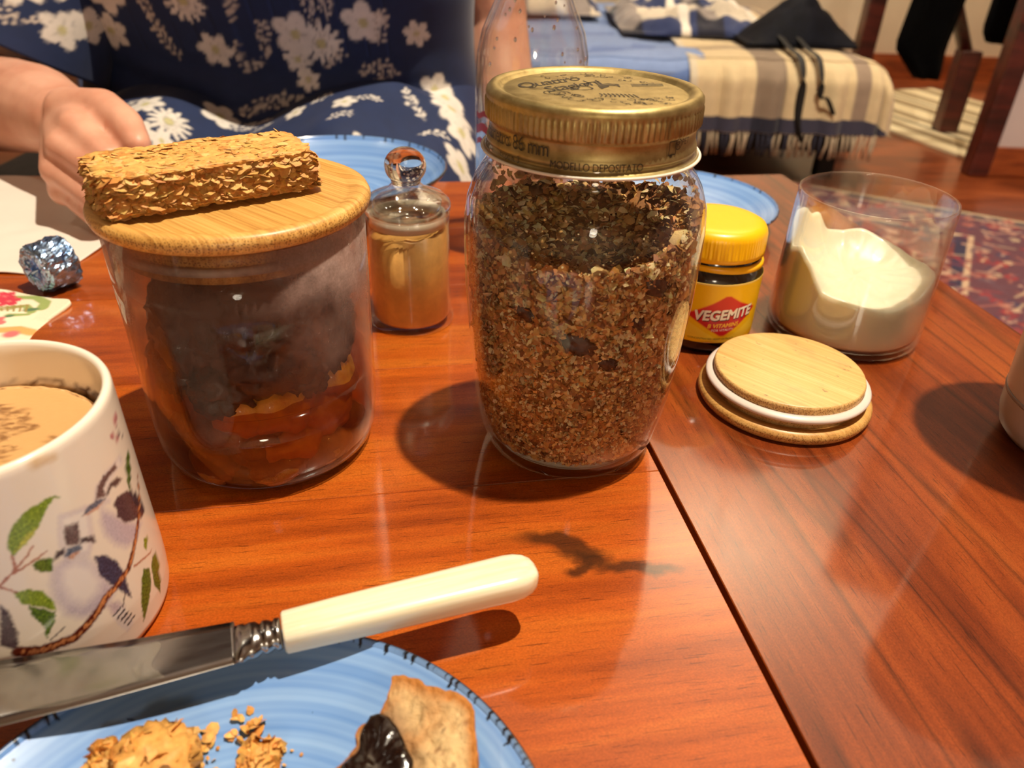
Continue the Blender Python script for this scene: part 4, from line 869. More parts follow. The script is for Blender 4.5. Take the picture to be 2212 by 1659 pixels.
def mug_body():
    zo = np.linspace(0.0045, 0.0934, 290)
    def ro(z): return np.interp(z, [0.0045, 0.012, 0.02, 0.05, 0.0965], [0.0463, 0.0467, 0.0468, 0.0463, 0.0457])
    prof = [(0.0, 0.003), (0.034, 0.003), (0.036, 0.0004), (0.0436, 0.0004), (0.0452, 0.0012), (0.0460, 0.0028)] + [(float(ro(z)), float(z)) for z in zo] + [(0.0457, 0.0954), (0.0452, 0.0967), (0.0441, 0.0973), (0.0429, 0.0967), (0.0424, 0.0954)]
    iz = np.linspace(0.093, 0.012, 48); prof += [(float(ro(z) - 0.0036), float(z)) for z in iz] + [(0.0400, 0.007), (0.034, 0.0052), (0.0, 0.005)]
    th = np.concatenate([np.linspace(math.radians(-130), math.radians(5), 300), np.linspace(math.radians(5), math.radians(230), 74)[1:-1]])
    V, F = lathe(prof, th); m = len(prof)
    col = np.tile(np.array(lin(238, 228, 212)), (len(V), 1))
    ang = np.repeat(th, m); ang = np.where(ang > PI, ang - 2 * PI, ang); pz = np.array([p[1] for p in prof]); pr = np.array([p[0] for p in prof])
    outer = np.zeros(m, bool); outer[3:6 + len(zo) + 1] = True; ok = np.tile(outer, len(th))
    idx = np.where(ok)[0]; P = np.stack([ang[idx] * 45.0, np.tile(pz, len(th))[idx] * 1000], 1); c = col[idx]
    A, S = MUG_ART['p'], MUG_ART['s']
    wx = np.array([[mnoise.noise((x * 0.8, y * 0.8, 0.0)), mnoise.noise((x * 0.8, y * 0.8, 7.0))] for x, y in P]); P = P + 0.45 * wx
    fe = np.array([mnoise.noise((x * 1.9, y * 1.1, 3.0)) for x, y in P])
    dk, navy, lil = lin(58, 40, 48), lin(46, 44, 66), lin(196, 184, 196)
    paint_poly(c, P, A['bodyA'], lil, 1.6); paint_poly(c, P, A['bodyB'], lil, 1.8); paint_poly(c, P, A['bellyB'], lin(236, 226, 220), 2.4)
    for k, g_ in (('crownA', 1.5), ('crownB', 2.2)):
        q_ = np.array(A[k]); m_ = q_.mean(0); paint_poly(c, P, m_ + (q_ - m_) * g_ + np.array([1.2, -1.2]), lil, 1.2, 0.8); paint_poly(c, P, m_ + (q_ - m_) * g_ * 0.85 + np.array([1.2, -1.0]), lin(236, 228, 220), 1.0)
    paint_poly(c, P, A['rumpB'], lin(196, 178, 184), 1.0)
    for k in ('crownA', 'crownB'): paint_poly(c, P, A[k], lin(72, 48, 50), 0.6, 0.95, lin(112, 84, 82))
    for k in ('eyeA', 'eyeB', 'eyeB2'): paint_poly(c, P, A[k], dk, 0.6, 0.95)
    for k in ('beakA', 'beakB'): paint_poly(c, P, A[k], lin(78, 88, 110), 0.4, 1, lin(120, 126, 140))
    for k in ('lowbeakA', 'lowbeakB'): paint_poly(c, P, A[k], lin(206, 160, 136), 0.4)
    paint_poly(c, P, A['wingA'], lin(56, 46, 56), 0.5, 1, lin(86, 70, 78)); paint_poly(c, P, A['wingB'], navy, 0.5, 1, lin(62, 74, 104)); paint_poly(c, P, A['dark'], dk, 0.6, 1, lin(84, 64, 72))
    ti = np.array(A['tailB']); paint_poly(c, P, A['tailB'], lin(226, 218, 214), 0.5)
    for k in range(5):
        for j in range(3):
            q = ti[0] * (1 - (j + 0.5) / 3) + ti[1] * (j + 0.5) / 3; e = ti[4] * 0.5 + ti[3] * 0.5; q = q * (1 - k / 5) + (q + (e - ti[0]) * 1.0) * (k / 5) * 1.0
            paint_ellipse(c, P, q, 0.85, 0.42, 0.5, (0.03, 0.025, 0.035), 0.3)
    g1, g2, gd = lin(104, 132, 36), lin(150, 168, 52), lin(58, 84, 36)
    for k, a, b in (('leaf1', g1, g2), ('leaf2', gd, g1), ('leaf3', g1, g2), ('leaf3b', gd, g1), ('leaf4', gd, g1), ('leaf5', gd, g1), ('leaf6', gd, lin(90, 120, 40)), ('leaf7', g1, g2)): paint_poly(c, P, A[k], a, 0.35, 1, b)
    paint_poly(c, P, A['leaf1b'], lin(190, 190, 72), 0.6)
    for k in ('twig1', 'twig2', 'twig3', 'twig4', 'twig5'): paint_stroke(c, P, S[k], 0.5, 0.3, lin(176, 112, 84), 0.3)
    for k in ('twig6', 'twig7', 'twig8'): paint_stroke(c, P, S[k], 0.25, 0.25, dk, 0.3)
    br = S['branch']; paint_stroke(c, P, br, 2.3, 0.8, lin(94, 36, 24), 0.5)
    bp = [Vector((*q, 0)) for q in br]; sp = smooth_path(bp, 6); r2 = random.Random(2)
    for q in sp: 
        if r2.random() < 0.75: paint_ellipse(c, P, (q.x + r2.uniform(-.5, .5), q.y + r2.uniform(-.5, .5)), 1.1, 0.5, 0.8, lin(206, 136, 84), 0.4, 0.85)
    for k in ('fl1', 'fl2', 'fl3'): paint_poly(c, P, A[k], lin(186, 110, 116), 0.5, 0.9)
    dkm = np.clip(1.15 - c.mean(1) * 1.6, 0, 1); c = np.clip(c * (1 + (0.75 * fe * dkm)[:, None]), 0, 1)
    paint_poly(c, P, A['stain'], lin(206, 170, 116), 1.2, 0.75)
    col[idx] = c
    inn = np.zeros(m, bool); inn[6 + len(zo) + 4:] = True; ii = np.where(np.tile(inn, len(th)))[0]
    P = np.stack([ang[ii] * 40.0, np.tile(pz, len(th))[ii] * 1000], 1); c = col[ii]; r3 = random.Random(4)
    paint_poly(c, P, [(-125, 66), (125, 66), (125, 77), (60, 78.5), (40, 77), (10, 79), (-125, 77)], lin(176, 128, 72), 2.0, 0.75)
    for k in range(420):
        t = r3.uniform(-125, 125); z = 76 + 5.5 * r3.random() ** 1.6; paint_ellipse(c, P, (t, z), r3.uniform(0.4, 1.6), r3.uniform(0.3, 0.8), r3.uniform(-0.6, 0.6), lin(84, 48, 24), 0.5, r3.uniform(0.5, 0.95))
    col[ii] = c
    weld(mk('china_body', V, F, mat_attr('glazed_china', 0.18, coat=0.15, spec=0.35), mug, col))
mug_body()
V, F = tube(smooth_path([(-0.0445, 0.004, 0.072), (-0.058, 0.006, 0.071), (-0.070, 0.007, 0.055), (-0.068, 0.007, 0.036), (-0.056, 0.006, 0.022), (-0.044, 0.004, 0.020)], 6), [(0.0045, 0.006)] * 31, 12)
mk('handle', V, F, mat_plain('plain_china', lin(238, 228, 212), 0.16, var=0.01, coat=0.4), mug)
def coffee():
    rs = np.concatenate([[0.0004], np.linspace(0.0012, 0.0386, 90)]); th = np.linspace(0, 2 * PI, 180, endpoint=False)
    P = np.array([(r * math.cos(t), r * math.sin(t)) for t in th for r in rs]) * 1000
    col = np.tile(np.array(lin(206, 160, 104)), (len(P), 1)); r2 = random.Random(9)
    d = np.hypot(P[:, 0], P[:, 1]); k = np.clip((d - 33) / 5, 0, 1)[:, None]; col = col * (1 - 0.35 * k) + np.array(lin(216, 172, 118)) * 0.35 * k
    for i in range(900):
        a, r = r2.uniform(0, 6.28), 30 * math.sqrt(r2.random()); x, y = r * math.cos(a) * 0.9 - 2, r * math.sin(a) * 0.85 - 1
        if fbm((x, y, 0), 0.09, 2) < -0.12: continue
        paint_ellipse(col, P, (x, y), r2.uniform(0.4, 2.2), r2.uniform(0.25, 0.8), r2.uniform(-0.3, 0.5), lin(122, 80, 44), 0.6, r2.uniform(0.3, 0.8))
    for i in range(420):
        a = r2.uniform(0, 6.28); paint_ellipse(col, P, ((36.8 + r2.uniform(-1.6, 1.2)) * math.cos(a), (36.8 + r2.uniform(-1.6, 1.2)) * math.sin(a)), r2.uniform(0.3, 0.9), r2.uniform(0.3, 0.7), a, r2.choice((lin(214, 172, 116), lin(232, 200, 150), lin(96, 58, 28))), 0.5, 0.8)
    Z = 0.0735 + 0.00012 * np.array([fbm((p[0], p[1], 0), 0.35, 3) for p in P]) + 0.0012 * np.clip((np.hypot(P[:, 0], P[:, 1]) - 35) / 3.6, 0, 1) ** 2
    V = np.c_[P / 1000 * 1.085, Z]; F = grid_faces(180, len(rs), True); F.append(tuple(i * len(rs) for i in range(180))[::-1])
    o = mk('coffee', V, F, mat_attr('milky_coffee', 0.34, bump=0.15, bscale=900), None, col, loc=(GX, GY, T))
    md = o.modifiers.new('thick', 'SOLIDIFY'); md.thickness = 0.006; md.offset = -1
    tag(o, 'milky coffee dusted with chocolate powder inside the bird mug', 'coffee')
coffee()

# ------------------------------------------------------------------ plates
def plate_mat():
    n = NT('blue_glaze'); col = n.attr(); v = n.coord(); sp = n.ramp(n.noise(v, 230, 2, 0.5), [(0.765, (1, 1, 1)), (0.80, (0.2, 0.2, 0.24))])
    return n.done(n.principled(n.mix(1.0, col, sp, 'MULTIPLY'), 0.2, 0, n.bump(n.noise(v, 60, 3), 0.06, 0.0006), coat=0.35))
M_PLATE = plate_mat()
def plate(name, label, R, zr, loc, tilt=(0, 0, 0), seed=0, rim=0.0024):
    foot = R * 0.58
    prof = [(0.0, 0.0022), (foot * 0.92, 0.0022), (foot * 0.94, 0.0), (foot, 0.0), (foot * 1.05, 0.003), (R * 0.86, zr * 0.52), (R * 0.985, zr * 0.93), (R, zr), (R * 0.992, zr + 0.0012), (R * 0.978, zr + 0.0010)]
    rr = np.concatenate([np.linspace(R * 0.975, R * 0.94, 14), np.linspace(R * 0.937, 0.0005, 104)]); prof += [(float(r), float(0.0055 + (zr - 0.0052) * max(0.0, (r / R - 0.52) / 0.48) ** 1.7)) for r in rr]
    n = 1000 if seed == 1 else 300; V, F = lathe(prof, n); m = len(prof)
    r = np.hypot(V[:, 0], V[:, 1]); a = np.arctan2(V[:, 1], V[:, 0]); rn = random.Random(seed)
    ph = [rn.uniform(0, 6.28) for _ in range(6)]
    sw = 0.35 * np.sin(r * 900 + 1.5 * np.sin(a + ph[0]) + ph[1]) + 0.3 * np.sin(r * 2300 + 2.5 * np.sin(a * 2 + ph[2])) + 0.35 * np.sin(r * 420 + np.sin(a * 3 + ph[3]) + ph[4])
    k = np.clip(0.5 + 0.5 * sw, 0, 1)[:, None]
    col = np.array(lin(98, 142, 205)) * (1 - k) + np.array(lin(142, 178, 224)) * k
    rag = 0.0020 * np.clip(np.sin(a * 190 + 3 * np.sin(a * 13)) * (0.6 + 0.6 * np.sin(a * 61 + 1.1)), 0, 1) * (0.4 + 0.9 * np.abs(np.sin(a * 17 + 2 * np.sin(a * 5)))) + 0.0004 * np.sin(a * 23)
    edge = np.clip((r - (R - rim * 0.9 - np.abs(rag))) / 0.0005, 0, 1)[:, None]; col = col * (1 - edge) + np.array(lin(34, 32, 34)) * edge
    o = weld(mk(name, V, F, M_PLATE, None, col, loc=loc)); o.rotation_euler = tilt
    tag(o, label, 'plate', 'blue plates'); return o
plate('blue_plate', 'blue swirl-glazed plate with black brushed rim under the knife and toast', 0.0930, 0.0172, (-0.0709, 0.0920, T), seed=1, rim=0.0019)
plate('blue_plate', 'blue plate at the far table edge in front of the seated person', 0.1040, 0.0330, (-0.170, 0.690, T), seed=2, rim=0.0016)
plate('blue_plate', 'blue plate mostly hidden behind the yellow-lidded jar and muesli', 0.0920, 0.0200, (0.1380, 0.6700, T), seed=3, rim=0.001)

# ------------------------------------------------------------------ knife
kn = empty('table_knife', 'old dinner knife with cream handle resting across the front blue plate', 'knife', (-0.0760, 0.1760, T + 0.0262), math.atan2(0.208 - 0.176, 0.0105 + 0.0760))
def knife():
    n = NT('aged_bone'); v = n.coord('Object', (18, 500, 500)); f = n.noise(v, 1, 4, 0.6); c = n.ramp(f, [(0.3, lin(232, 218, 180)), (0.55, lin(242, 234, 206)), (0.8, lin(246, 240, 218))])
    mb = n.done(n.principled(c, 0.25, 0, coat=0.3, sss=0.15, sss_r=(0.004, 0.003, 0.002)))
    ST = [(0.0, 0.0063, 0.0048), (0.0008, 0.0070, 0.0054), (0.02, 0.0075, 0.0058), (0.06, 0.0083, 0.0060), (0.082, 0.0087, 0.0060), (0.0860, 0.0083, 0.0058), (0.0893, 0.0073, 0.0052), (0.0917, 0.0056, 0.0042), (0.0931, 0.0034, 0.0027), (0.0935, 0.0012, 0.0010)]
    V = []; ns = 28
    for x, wy, wz in ST:
        for k in range(ns):
            t = 2 * PI * k / ns; cx, sx = math.cos(t), math.sin(t); e = 0.55; V.append((x, math.copysign(abs(cx) ** e, cx) * wy, math.copysign(abs(sx) ** e, sx) * wz))
    F = [(i * ns + k, i * ns + (k + 1) % ns, (i + 1) * ns + (k + 1) % ns, (i + 1) * ns + k) for i in range(len(ST) - 1) for k in range(ns)]
    F += [tuple(range(ns))[::-1], tuple((len(ST) - 1) * ns + k for k in range(ns))]
    h = mk('handle', V, F, mb, kn); h['label'] = 'cream bone-like handle with rounded end'
    n = NT('worn_steel'); v = n.coord(); f = n.noise(n.coord('Object', (20, 220, 100)), 1, 5, 0.7); r = n.math('ADD', n.math('MULTIPLY', f, 0.22), 0.10)
    ms = n.done(n.principled((0.36, 0.35, 0.34), r, 1.0, n.bump(n.noise(v, 300, 3), 0.03, 0.0003)))
    prof = [(-0.0005, 0.0056), (-0.0022, 0.0060), (-0.0030, 0.0050), (-0.0045, 0.0060), (-0.0062, 0.0063), (-0.0072, 0.0052), (-0.0085, 0.0066), (-0.0105, 0.0072), (-0.0120, 0.0070), (-0.0128, 0.0078), (-0.0145, 0.0080), (-0.0160, 0.0076)]
    V = []
    for x, r in prof:
        fl = np.interp(x, [-0.016, -0.009, 0], [0.22, 0.75, 0.9])
        for k in range(ns): t = 2 * PI * k / ns; V.append((x, r * math.cos(t), r * fl * math.sin(t)))
    F = [(i * ns + k, i * ns + (k + 1) % ns, (i + 1) * ns + (k + 1) % ns, (i + 1) * ns + k) for i in range(len(prof) - 1) for k in range(ns)] + [tuple(range(ns))[::-1], tuple((len(prof) - 1) * ns + k for k in range(ns))]
    mk('bolster', V, F, ms, kn)
    xs = np.concatenate([[-0.0155, -0.017], np.linspace(-0.022, -0.112, 14), [-0.118, -0.122, -0.1245]]); ny = 7; V = []
    for i, x in enumerate(xs):
        up = np.interp(x, [-0.1245, -0.122, -0.118, -0.112, -0.09, -0.05, -0.0155], [0.002, 0.0095, 0.0150, 0.0175, 0.0155, 0.0112, 0.0084])
        dn = np.interp(x, [-0.1245, -0.122, -0.118, -0.112, -0.06, -0.0155], [-0.003, -0.007, -0.0088, -0.0094, -0.0092, -0.0078])
        bow = 0.0
        for s in (1, -1):
            for k in range(ny):
                t = k / (ny - 1); y = dn + (up - dn) * t; th_ = 0.0011 * (0.25 + 0.75 * t) * np.interp(x, [-0.12, -0.0155], [0.6, 1.4]); V.append((x, y, s * th_ * (0.15 if k == 0 else 1.0)))
    m = 2 * ny; F = []
    for i in range(len(xs) - 1):
        for k in range(ny - 1):
            F.append((i * m + k, i * m + k + 1, (i + 1) * m + k + 1, (i + 1) * m + k)); F.append((i * m + ny + k + 1, i * m + ny + k, (i + 1) * m + ny + k, (i + 1) * m + ny + k + 1))
        F.append((i * m + ny - 1, i * m + m - 1, (i + 1) * m + m - 1, (i + 1) * m + ny - 1)); F.append((i * m + ny, i * m, (i + 1) * m, (i + 1) * m + ny))
    F += [tuple(list(range(ny)) + list(range(m - 1, ny - 1, -1))), tuple([(len(xs) - 1) * m + k for k in list(range(ny)) + list(range(m - 1, ny - 1, -1))][::-1])]
    b = mk('blade', V, F, ms, kn); b.rotation_euler = (math.radians(3), 0, 0)
    # film of butter on the blade
    nx, ny2 = 60, 16; V = []
    for i in range(nx):
        x = -0.036 - 0.084 * i / (nx - 1)
        for k in range(ny2):
            t = k / (ny2 - 1); y = -0.0082 + (0.0170 + 0.0085 * i / nx) * t
            if i < 6: x2 = x - 0.004 * math.sin(t * 5) - 0.010 * (t - 0.2) * (1 if t > .2 else -0.6) * (1 - i / 6)
            else: x2 = x
            e = min(1, i / 4, (nx - 1 - i) / 3, k / 2, (ny2 - 1 - k) / 2); V.append((x2, y * (0.9 + 0.1 * math.sin(x * 170)), 0.00145 + 0.00050 * e * (1 + 0.6 * fbm((x, y, 0), 260, 3))))
    n = NT('butter_film'); v = n.coord(); tr = n.n('BsdfTransparent'); p = n.principled(lin(206, 196, 172), 0.2, 0, n.bump(n.noise(v, 320, 4), 0.4, 0.0006)); mx = n.n('MixShader'); 
    ff = n.math('ADD', n.math('MULTIPLY', n.noise(v, 90, 4), 0.26), -0.02, True); n.link(ff, mx.inputs[0]); n.link(tr.outputs[0], mx.inputs[1]); n.link(p, mx.inputs[2])
    sm = mk('butter_smear', V, grid_faces(nx, ny2), n.done(mx.outputs[0]), b); sm['label'] = 'thin greasy film of butter on the blade'
knife()

# ------------------------------------------------------------------ toast, crumbs and biscuit bits on the front plate
ts = empty('toast_piece', 'bitten corner of toast with glossy black spread on the front blue plate', 'toast', (0, 0, T))
def toast():
    outline = [(-0.0363, 0.1599), (-0.0309, 0.1596), (-0.0214, 0.1553), (-0.0107, 0.1507), (-0.0080, 0.1427), (-0.0065, 0.1295), (-0.0070, 0.1120), (-0.0120, 0.0980), (-0.0300, 0.0950), (-0.0480, 0.1020), (-0.0570, 0.1150), (-0.0550, 0.1220), (-0.0510, 0.1280), (-0.0473, 0.1330), (-0.0442, 0.1383), (-0.0444, 0.1430), (-0.0388, 0.1480), (-0.0367, 0.1530)]
    O = np.array([p[:2] for p in smooth_path([(x, y, 0) for x, y in outline + outline[:1]], 14)])[:-1]; O += 0.0005 * np.array([[mnoise.noise((x * 420, y * 420, 0)), mnoise.noise((x * 420, y * 420, 5))] for x, y in O])
    c = np.array([-0.032, 0.126]); n = len(O); zb = lambda x, y: 0.0068 + 0.0105 * max(0.0, (math.hypot(x + 0.0709, y - 0.092) / 0.093 - 0.52) / 0.48) ** 1.7
    rings = []; qs = [1.0, 1.015, 1.005, 0.985] + list(np.linspace(0.96, 0.05, 34)); V, C = [], []
    crust, crumb = np.array(lin(196, 124, 48)), np.array(lin(226, 190, 134))
    for qi, q in enumerate(qs):
        for p in O:
            x, y = c + (p - c) * q; b = zb(x, y)
            if qi == 0: z = b
            elif qi == 1: z = b + 0.0085
            else: z = b + 0.0150 - 0.0007 * (qi == 2) + 0.0011 * fbm((x, y, 0), 120, 3) - 0.0026 * abs(fbm((x, y, 5), 90, 3)) * (qi > 3) - 0.0022 * max(0, fbm((x, y, 8), 330, 2) - 0.25) * (qi > 3)
            V.append((x + 0.0006 * fbm((x, y, 1), 250), y + 0.0006 * fbm((x, y, 2), 250), z))
            t = min(1, max(0, (q - 0.86) / 0.1)); C.append(crumb * (1 - t) + crust * t if qi > 1 else crust * 0.9)
    V.append((*c, zb(*c) + 0.0148)); C.append(crumb); C = np.array(C)
    P = np.array(V)[:, :2] * 1000; r2 = random.Random(8)
    for k in range(46): paint_ellipse(C, P, (r2.uniform(-50, -10), r2.uniform(100, 158)), r2.uniform(0.4, 1.4), r2.uniform(0.3, 0.9), r2.random() * 3, r2.choice((lin(120, 80, 44), lin(60, 46, 36), lin(150, 100, 60))), 0.5, 0.7)
    paint_poly(C, P, [(-42, 151), (-34, 151), (-28, 144), (-24, 134), (-23, 126), (-30, 116), (-44, 110), (-54, 112), (-52, 126), (-44, 142)], lin(112, 60, 26), 5.0, 0.85)
    F = [(i * n + k, i * n + (k + 1) % n, (i + 1) * n + (k + 1) % n, (i + 1) * n + k) for i in range(len(qs) - 1) for k in range(n)] + [((len(qs) - 1) * n + k, (len(qs) - 1) * n + (k + 1) % n, len(V) - 1) for k in range(n)] + [tuple(range(n))[::-1]]
    br_ = np.array([fbm((v[0], v[1], 2.0), 75, 3) for v in V]); k_ = (np.clip(br_ * 1.6, 0, 1) * 0.55)[:, None]; C = C * (1 - k_) + np.array(lin(192, 128, 64)) * k_
    mk('bread', V, F, mat_attr('toasted_bread', 0.75, bump=0.8, bscale=600, var=0.35, vscale=420), ts, C)
    so = [(-0.0411, 0.1478), (-0.0357, 0.1474), (-0.0312, 0.1428), (-0.0278, 0.1368), (-0.0257, 0.1331), (-0.0267, 0.1282), (-0.0310, 0.1210), (-0.0420, 0.1140), (-0.0520, 0.1120), (-0.0540, 0.1180), (-0.0530, 0.1220), (-0.0490, 0.1275), (-0.0460, 0.1331), (-0.0430, 0.1377), (-0.0432, 0.1423)]
    O2 = np.array([p[:2] for p in smooth_path([(x, y, 0) for x, y in so + so[:1]], 7)])[:-1]; c2 = np.array([-0.0390, 0.1280]); V = []; n = len(O2); qs = [1.0, 0.97, 0.9, 0.78, 0.64, 0.5, 0.36, 0.22, 0.1]
    for qi, q in enumerate(qs):
        for p in O2:
            x, y = c2 + (p - c2) * q; V.append((x, y, zb(x, y) + 0.0141 + (0 if qi == 0 else 0.0016 + 0.0016 * fbm((x, y, 3), 150, 3) + 0.0012 * (1 - q))))
    V.append((*c2, zb(*c2) + 0.0168)); F = [(i * n + k, i * n + (k + 1) % n, (i + 1) * n + (k + 1) % n, (i + 1) * n + k) for i in range(len(qs) - 1) for k in range(n)] + [((len(qs) - 1) * n + k, (len(qs) - 1) * n + (k + 1) % n, len(V) - 1) for k in range(n)]
    s = mk('yeast_spread', V, F, mat_plain('black_spread', lin(24, 12, 8), 0.16, var=0.3, vscale=90, bump=0.4, bscale=260, coat=0.6), ts); s['label'] = 'glossy black-brown spread smeared on the toast'
toast()
def plate_z(x, y): return 0.0058 + 0.0118 * max(0.0, (math.hypot(x + 0.0709, y - 0.092) / 0.093 - 0.52) / 0.48) ** 1.7
def clump(name, label, cx, cy, spread, hgt, count, seed, fs, kind=None, group=None):
    rng = np.random.default_rng(seed); pts, nr, sz, cl = [], [], [], []
    for _ in range(count):
        a = rng.uniform(0, 6.28); r = math.sqrt(rng.random()); x, y = cx + spread[0] * r * math.cos(a), cy + spread[1] * r * math.sin(a)
        top = hgt * (1 - r * r) * rng.random(); s = fs * rng.uniform(0.5, 1.25); pts.append((x, y, plate_z(x, y) + s * 0.30 + top)); nr.append((rng.normal(0, .5), rng.normal(0, .5), 1)); sz.append(s); cl.append(np.array(WPAL[rng.integers(5)]) * rng.uniform(0.95, 1.2))
    V, F, C = flakes(pts, nr, sz, cl, rng, tilt=0.3, bend=0.25, n=7); V = np.array(V)
    for i in range(len(V)): V[i, 2] = max(V[i, 2], plate_z(V[i, 0], V[i, 1]) + 0.0002)
    V = V - np.array([cx, cy, 0]); o = mk(name, V, F, M_WHEAT, None, C, smooth=False, loc=(cx, cy, T)); tag(o, label, 'crumbs' if kind else 'biscuit', group, kind); return o
def chunk(label, cx, cy, rad, seed, rz):
    V, F = lump(rad, seed, 4, 0.55, 2.4, True); o = empty('biscuit_chunk', label, 'biscuit', (cx, cy, T + plate_z(cx, cy) + rad[2] * 0.78), rz, 'broken pieces of wheat biscuit')
    mk('chunk_body', V, F, M_WHEAT, o, np.tile(np.array(lin(222, 166, 88)), (len(V), 1)))
    rng = np.random.default_rng(seed); pts = [V[i] for i in rng.integers(0, len(V), 110)]
    A, B, C = flakes(pts, pts, 0.0012 + 0.0022 * rng.random(110), [np.array(WPAL[rng.integers(5)]) * 1.12 for _ in pts], rng, 0.5, 0.25, 7); mk('wheat_flakes', A, B, M_WHEAT, o, C, smooth=False, kind='stuff')
chunk('largest broken chunk of wheat biscuit at the bottom edge of the front plate', -0.1075, 0.1360, (0.0130, 0.0135, 0.0070), 3, 0.4)
chunk('small upright bit of wheat biscuit left of the largest chunk on the front plate', -0.1235, 0.1360, (0.0032, 0.0060, 0.0035), 4, 0.2)
chunk('medium chunk of wheat biscuit midway along the front plate, left of the toast', -0.0765, 0.1410, (0.0068, 0.0062, 0.0028), 6, 0.9)
for i, (x, y, sp, n_, fs, lb) in enumerate(((-0.0975, 0.1475, (0.0055, 0.0040), 10, 0.0020, 'loose wheat crumbs below the knife shadow on the front plate, upper left of the chunks'), (-0.0850, 0.1520, (0.0055, 0.0065), 22, 0.0022, 'trail of wheat flakes just above the medium chunk on the front plate'), (-0.0935, 0.1400, (0.0055, 0.0075), 20, 0.0015, 'fine wheat crumbs between the largest and medium chunks'), (-0.0655, 0.1400, (0.0070, 0.0060), 11, 0.0013, 'few scattered wheat crumbs between the medium chunk and the toast'))):
    clump('wheat_crumbs', lb, x, y, sp, 0.002, n_, 30 + i, fs, 'stuff', 'crumbs on the front plate')

# ------------------------------------------------------------------ left of the table: foil, coaster, paper
fo = empty('foil_cap', 'crumpled blue metallic foil cup lying on its side at the left', 'foil', (-0.3255, 0.4900, T + 0.0175), math.radians(-30))
def foil():
    n = NT('blue_foil'); v = n.coord(); c = n.ramp(n.noise(v, 80, 4), [(0.3, lin(120, 160, 214)), (0.7, lin(186, 214, 248))])
    m = n.done(n.principled(c, 0.27, 1.0, n.bump(n.noise(v, 260, 3, 0.5, 0.8), 0.25, 0.002)))
    prof = [(0.0, -0.0105), (0.005, -0.0102), (0.010, -0.0112), (0.0145, -0.0110), (0.0165, -0.0085), (0.0170, 0.0), (0.0176, 0.010), (0.0172, 0.0125), (0.013, 0.0135), (0.0, 0.013)]
    th = 64; P = []; pr = np.array(prof); t = np.linspace(0, 1, len(pr)); t2 = np.linspace(0, 1, 34); pr = np.c_[np.interp(t2, t, pr[:, 0]), np.interp(t2, t, pr[:, 1])]
    V, F = lathe(pr, th); out = []
    for p in V:
        f = fbm(p, 330, 2) * 0.0013 - abs(fbm(p, 120, 2)) * 0.0016 + 0.0006; q = Vector(p); d = Vector((q.x, q.y, q.z * 0.6)).normalized() if q.length > 0 else Vector((0, 0, 1)); q = q + d * f; out.append((q.x, q.z, q.y))
    weld(mk('foil_cup', out, F, m, fo, smooth=False))
    parts = []
    for k in range(6):
        a = k * PI / 3; parts.append(tube([(0, -0.0118, 0), (0.004 * math.cos(a), -0.0135, 0.004 * math.sin(a)), (0.0085 * math.cos(a + 0.3), -0.0117, 0.0085 * math.sin(a + 0.3))], [0.0006, 0.0014, 0.0004], 6))
    V, F = join(parts); mk('pinched_folds', V, F, m, fo, smooth=False)
foil()
def thin_sheet(name, label, cat, outline, z, thick, mat, res=0.003, wrinkle=0.0, paint=None, group=None, curl=None):
    O = np.array([p[:2] for p in smooth_path([(x, y, 0) for x, y in outline + outline[:1]], 10)])[:-1]; c = O.mean(0); n = len(O); nr = 40
    V = []
    for i in range(nr + 1):
        q = i / nr
        for p in O:
            x, y = c + (p - c) * max(q, 0.002); V.append((x, y, z + (wrinkle * (0.5 + fbm((x, y, 0), 14, 3)) if wrinkle else 0) + (curl(x, y) if curl else 0)))
    V = np.array(V); V[:, 2] = np.maximum(V[:, 2], z)
    F = [(i * n + k, i * n + (k + 1) % n, (i + 1) * n + (k + 1) % n, (i + 1) * n + k) for i in range(nr) for k in range(n)]; F.append(tuple(range(n))[::-1])
    F = [f[::-1] for f in F]
    col = None
    if paint is not None: col = paint(V[:, :2] * 1000)
    V[:, :2] -= c
    o = mk(name, V, F, mat, None, col, loc=(c[0], c[1], T)); md = o.modifiers.new('thick', 'SOLIDIFY'); md.thickness = thick; md.offset = 1
    tag(o, label, cat, group); return o
thin_sheet('paper_napkin', 'plain white paper sheet with rounded corner under the resting hand', 'paper', [(-0.62, 0.69), (-0.50, 0.728), (-0.40, 0.735), (-0.345, 0.70), (-0.330, 0.62), (-0.327, 0.572), (-0.333, 0.528), (-0.352, 0.510), (-0.39, 0.508), (-0.60, 0.49)], 0.0004, 0.0008, mat_plain('white_paper', lin(226, 216, 204), 0.8, var=0.03, vscale=20, bump=0.1, bscale=250), wrinkle=0.0022)
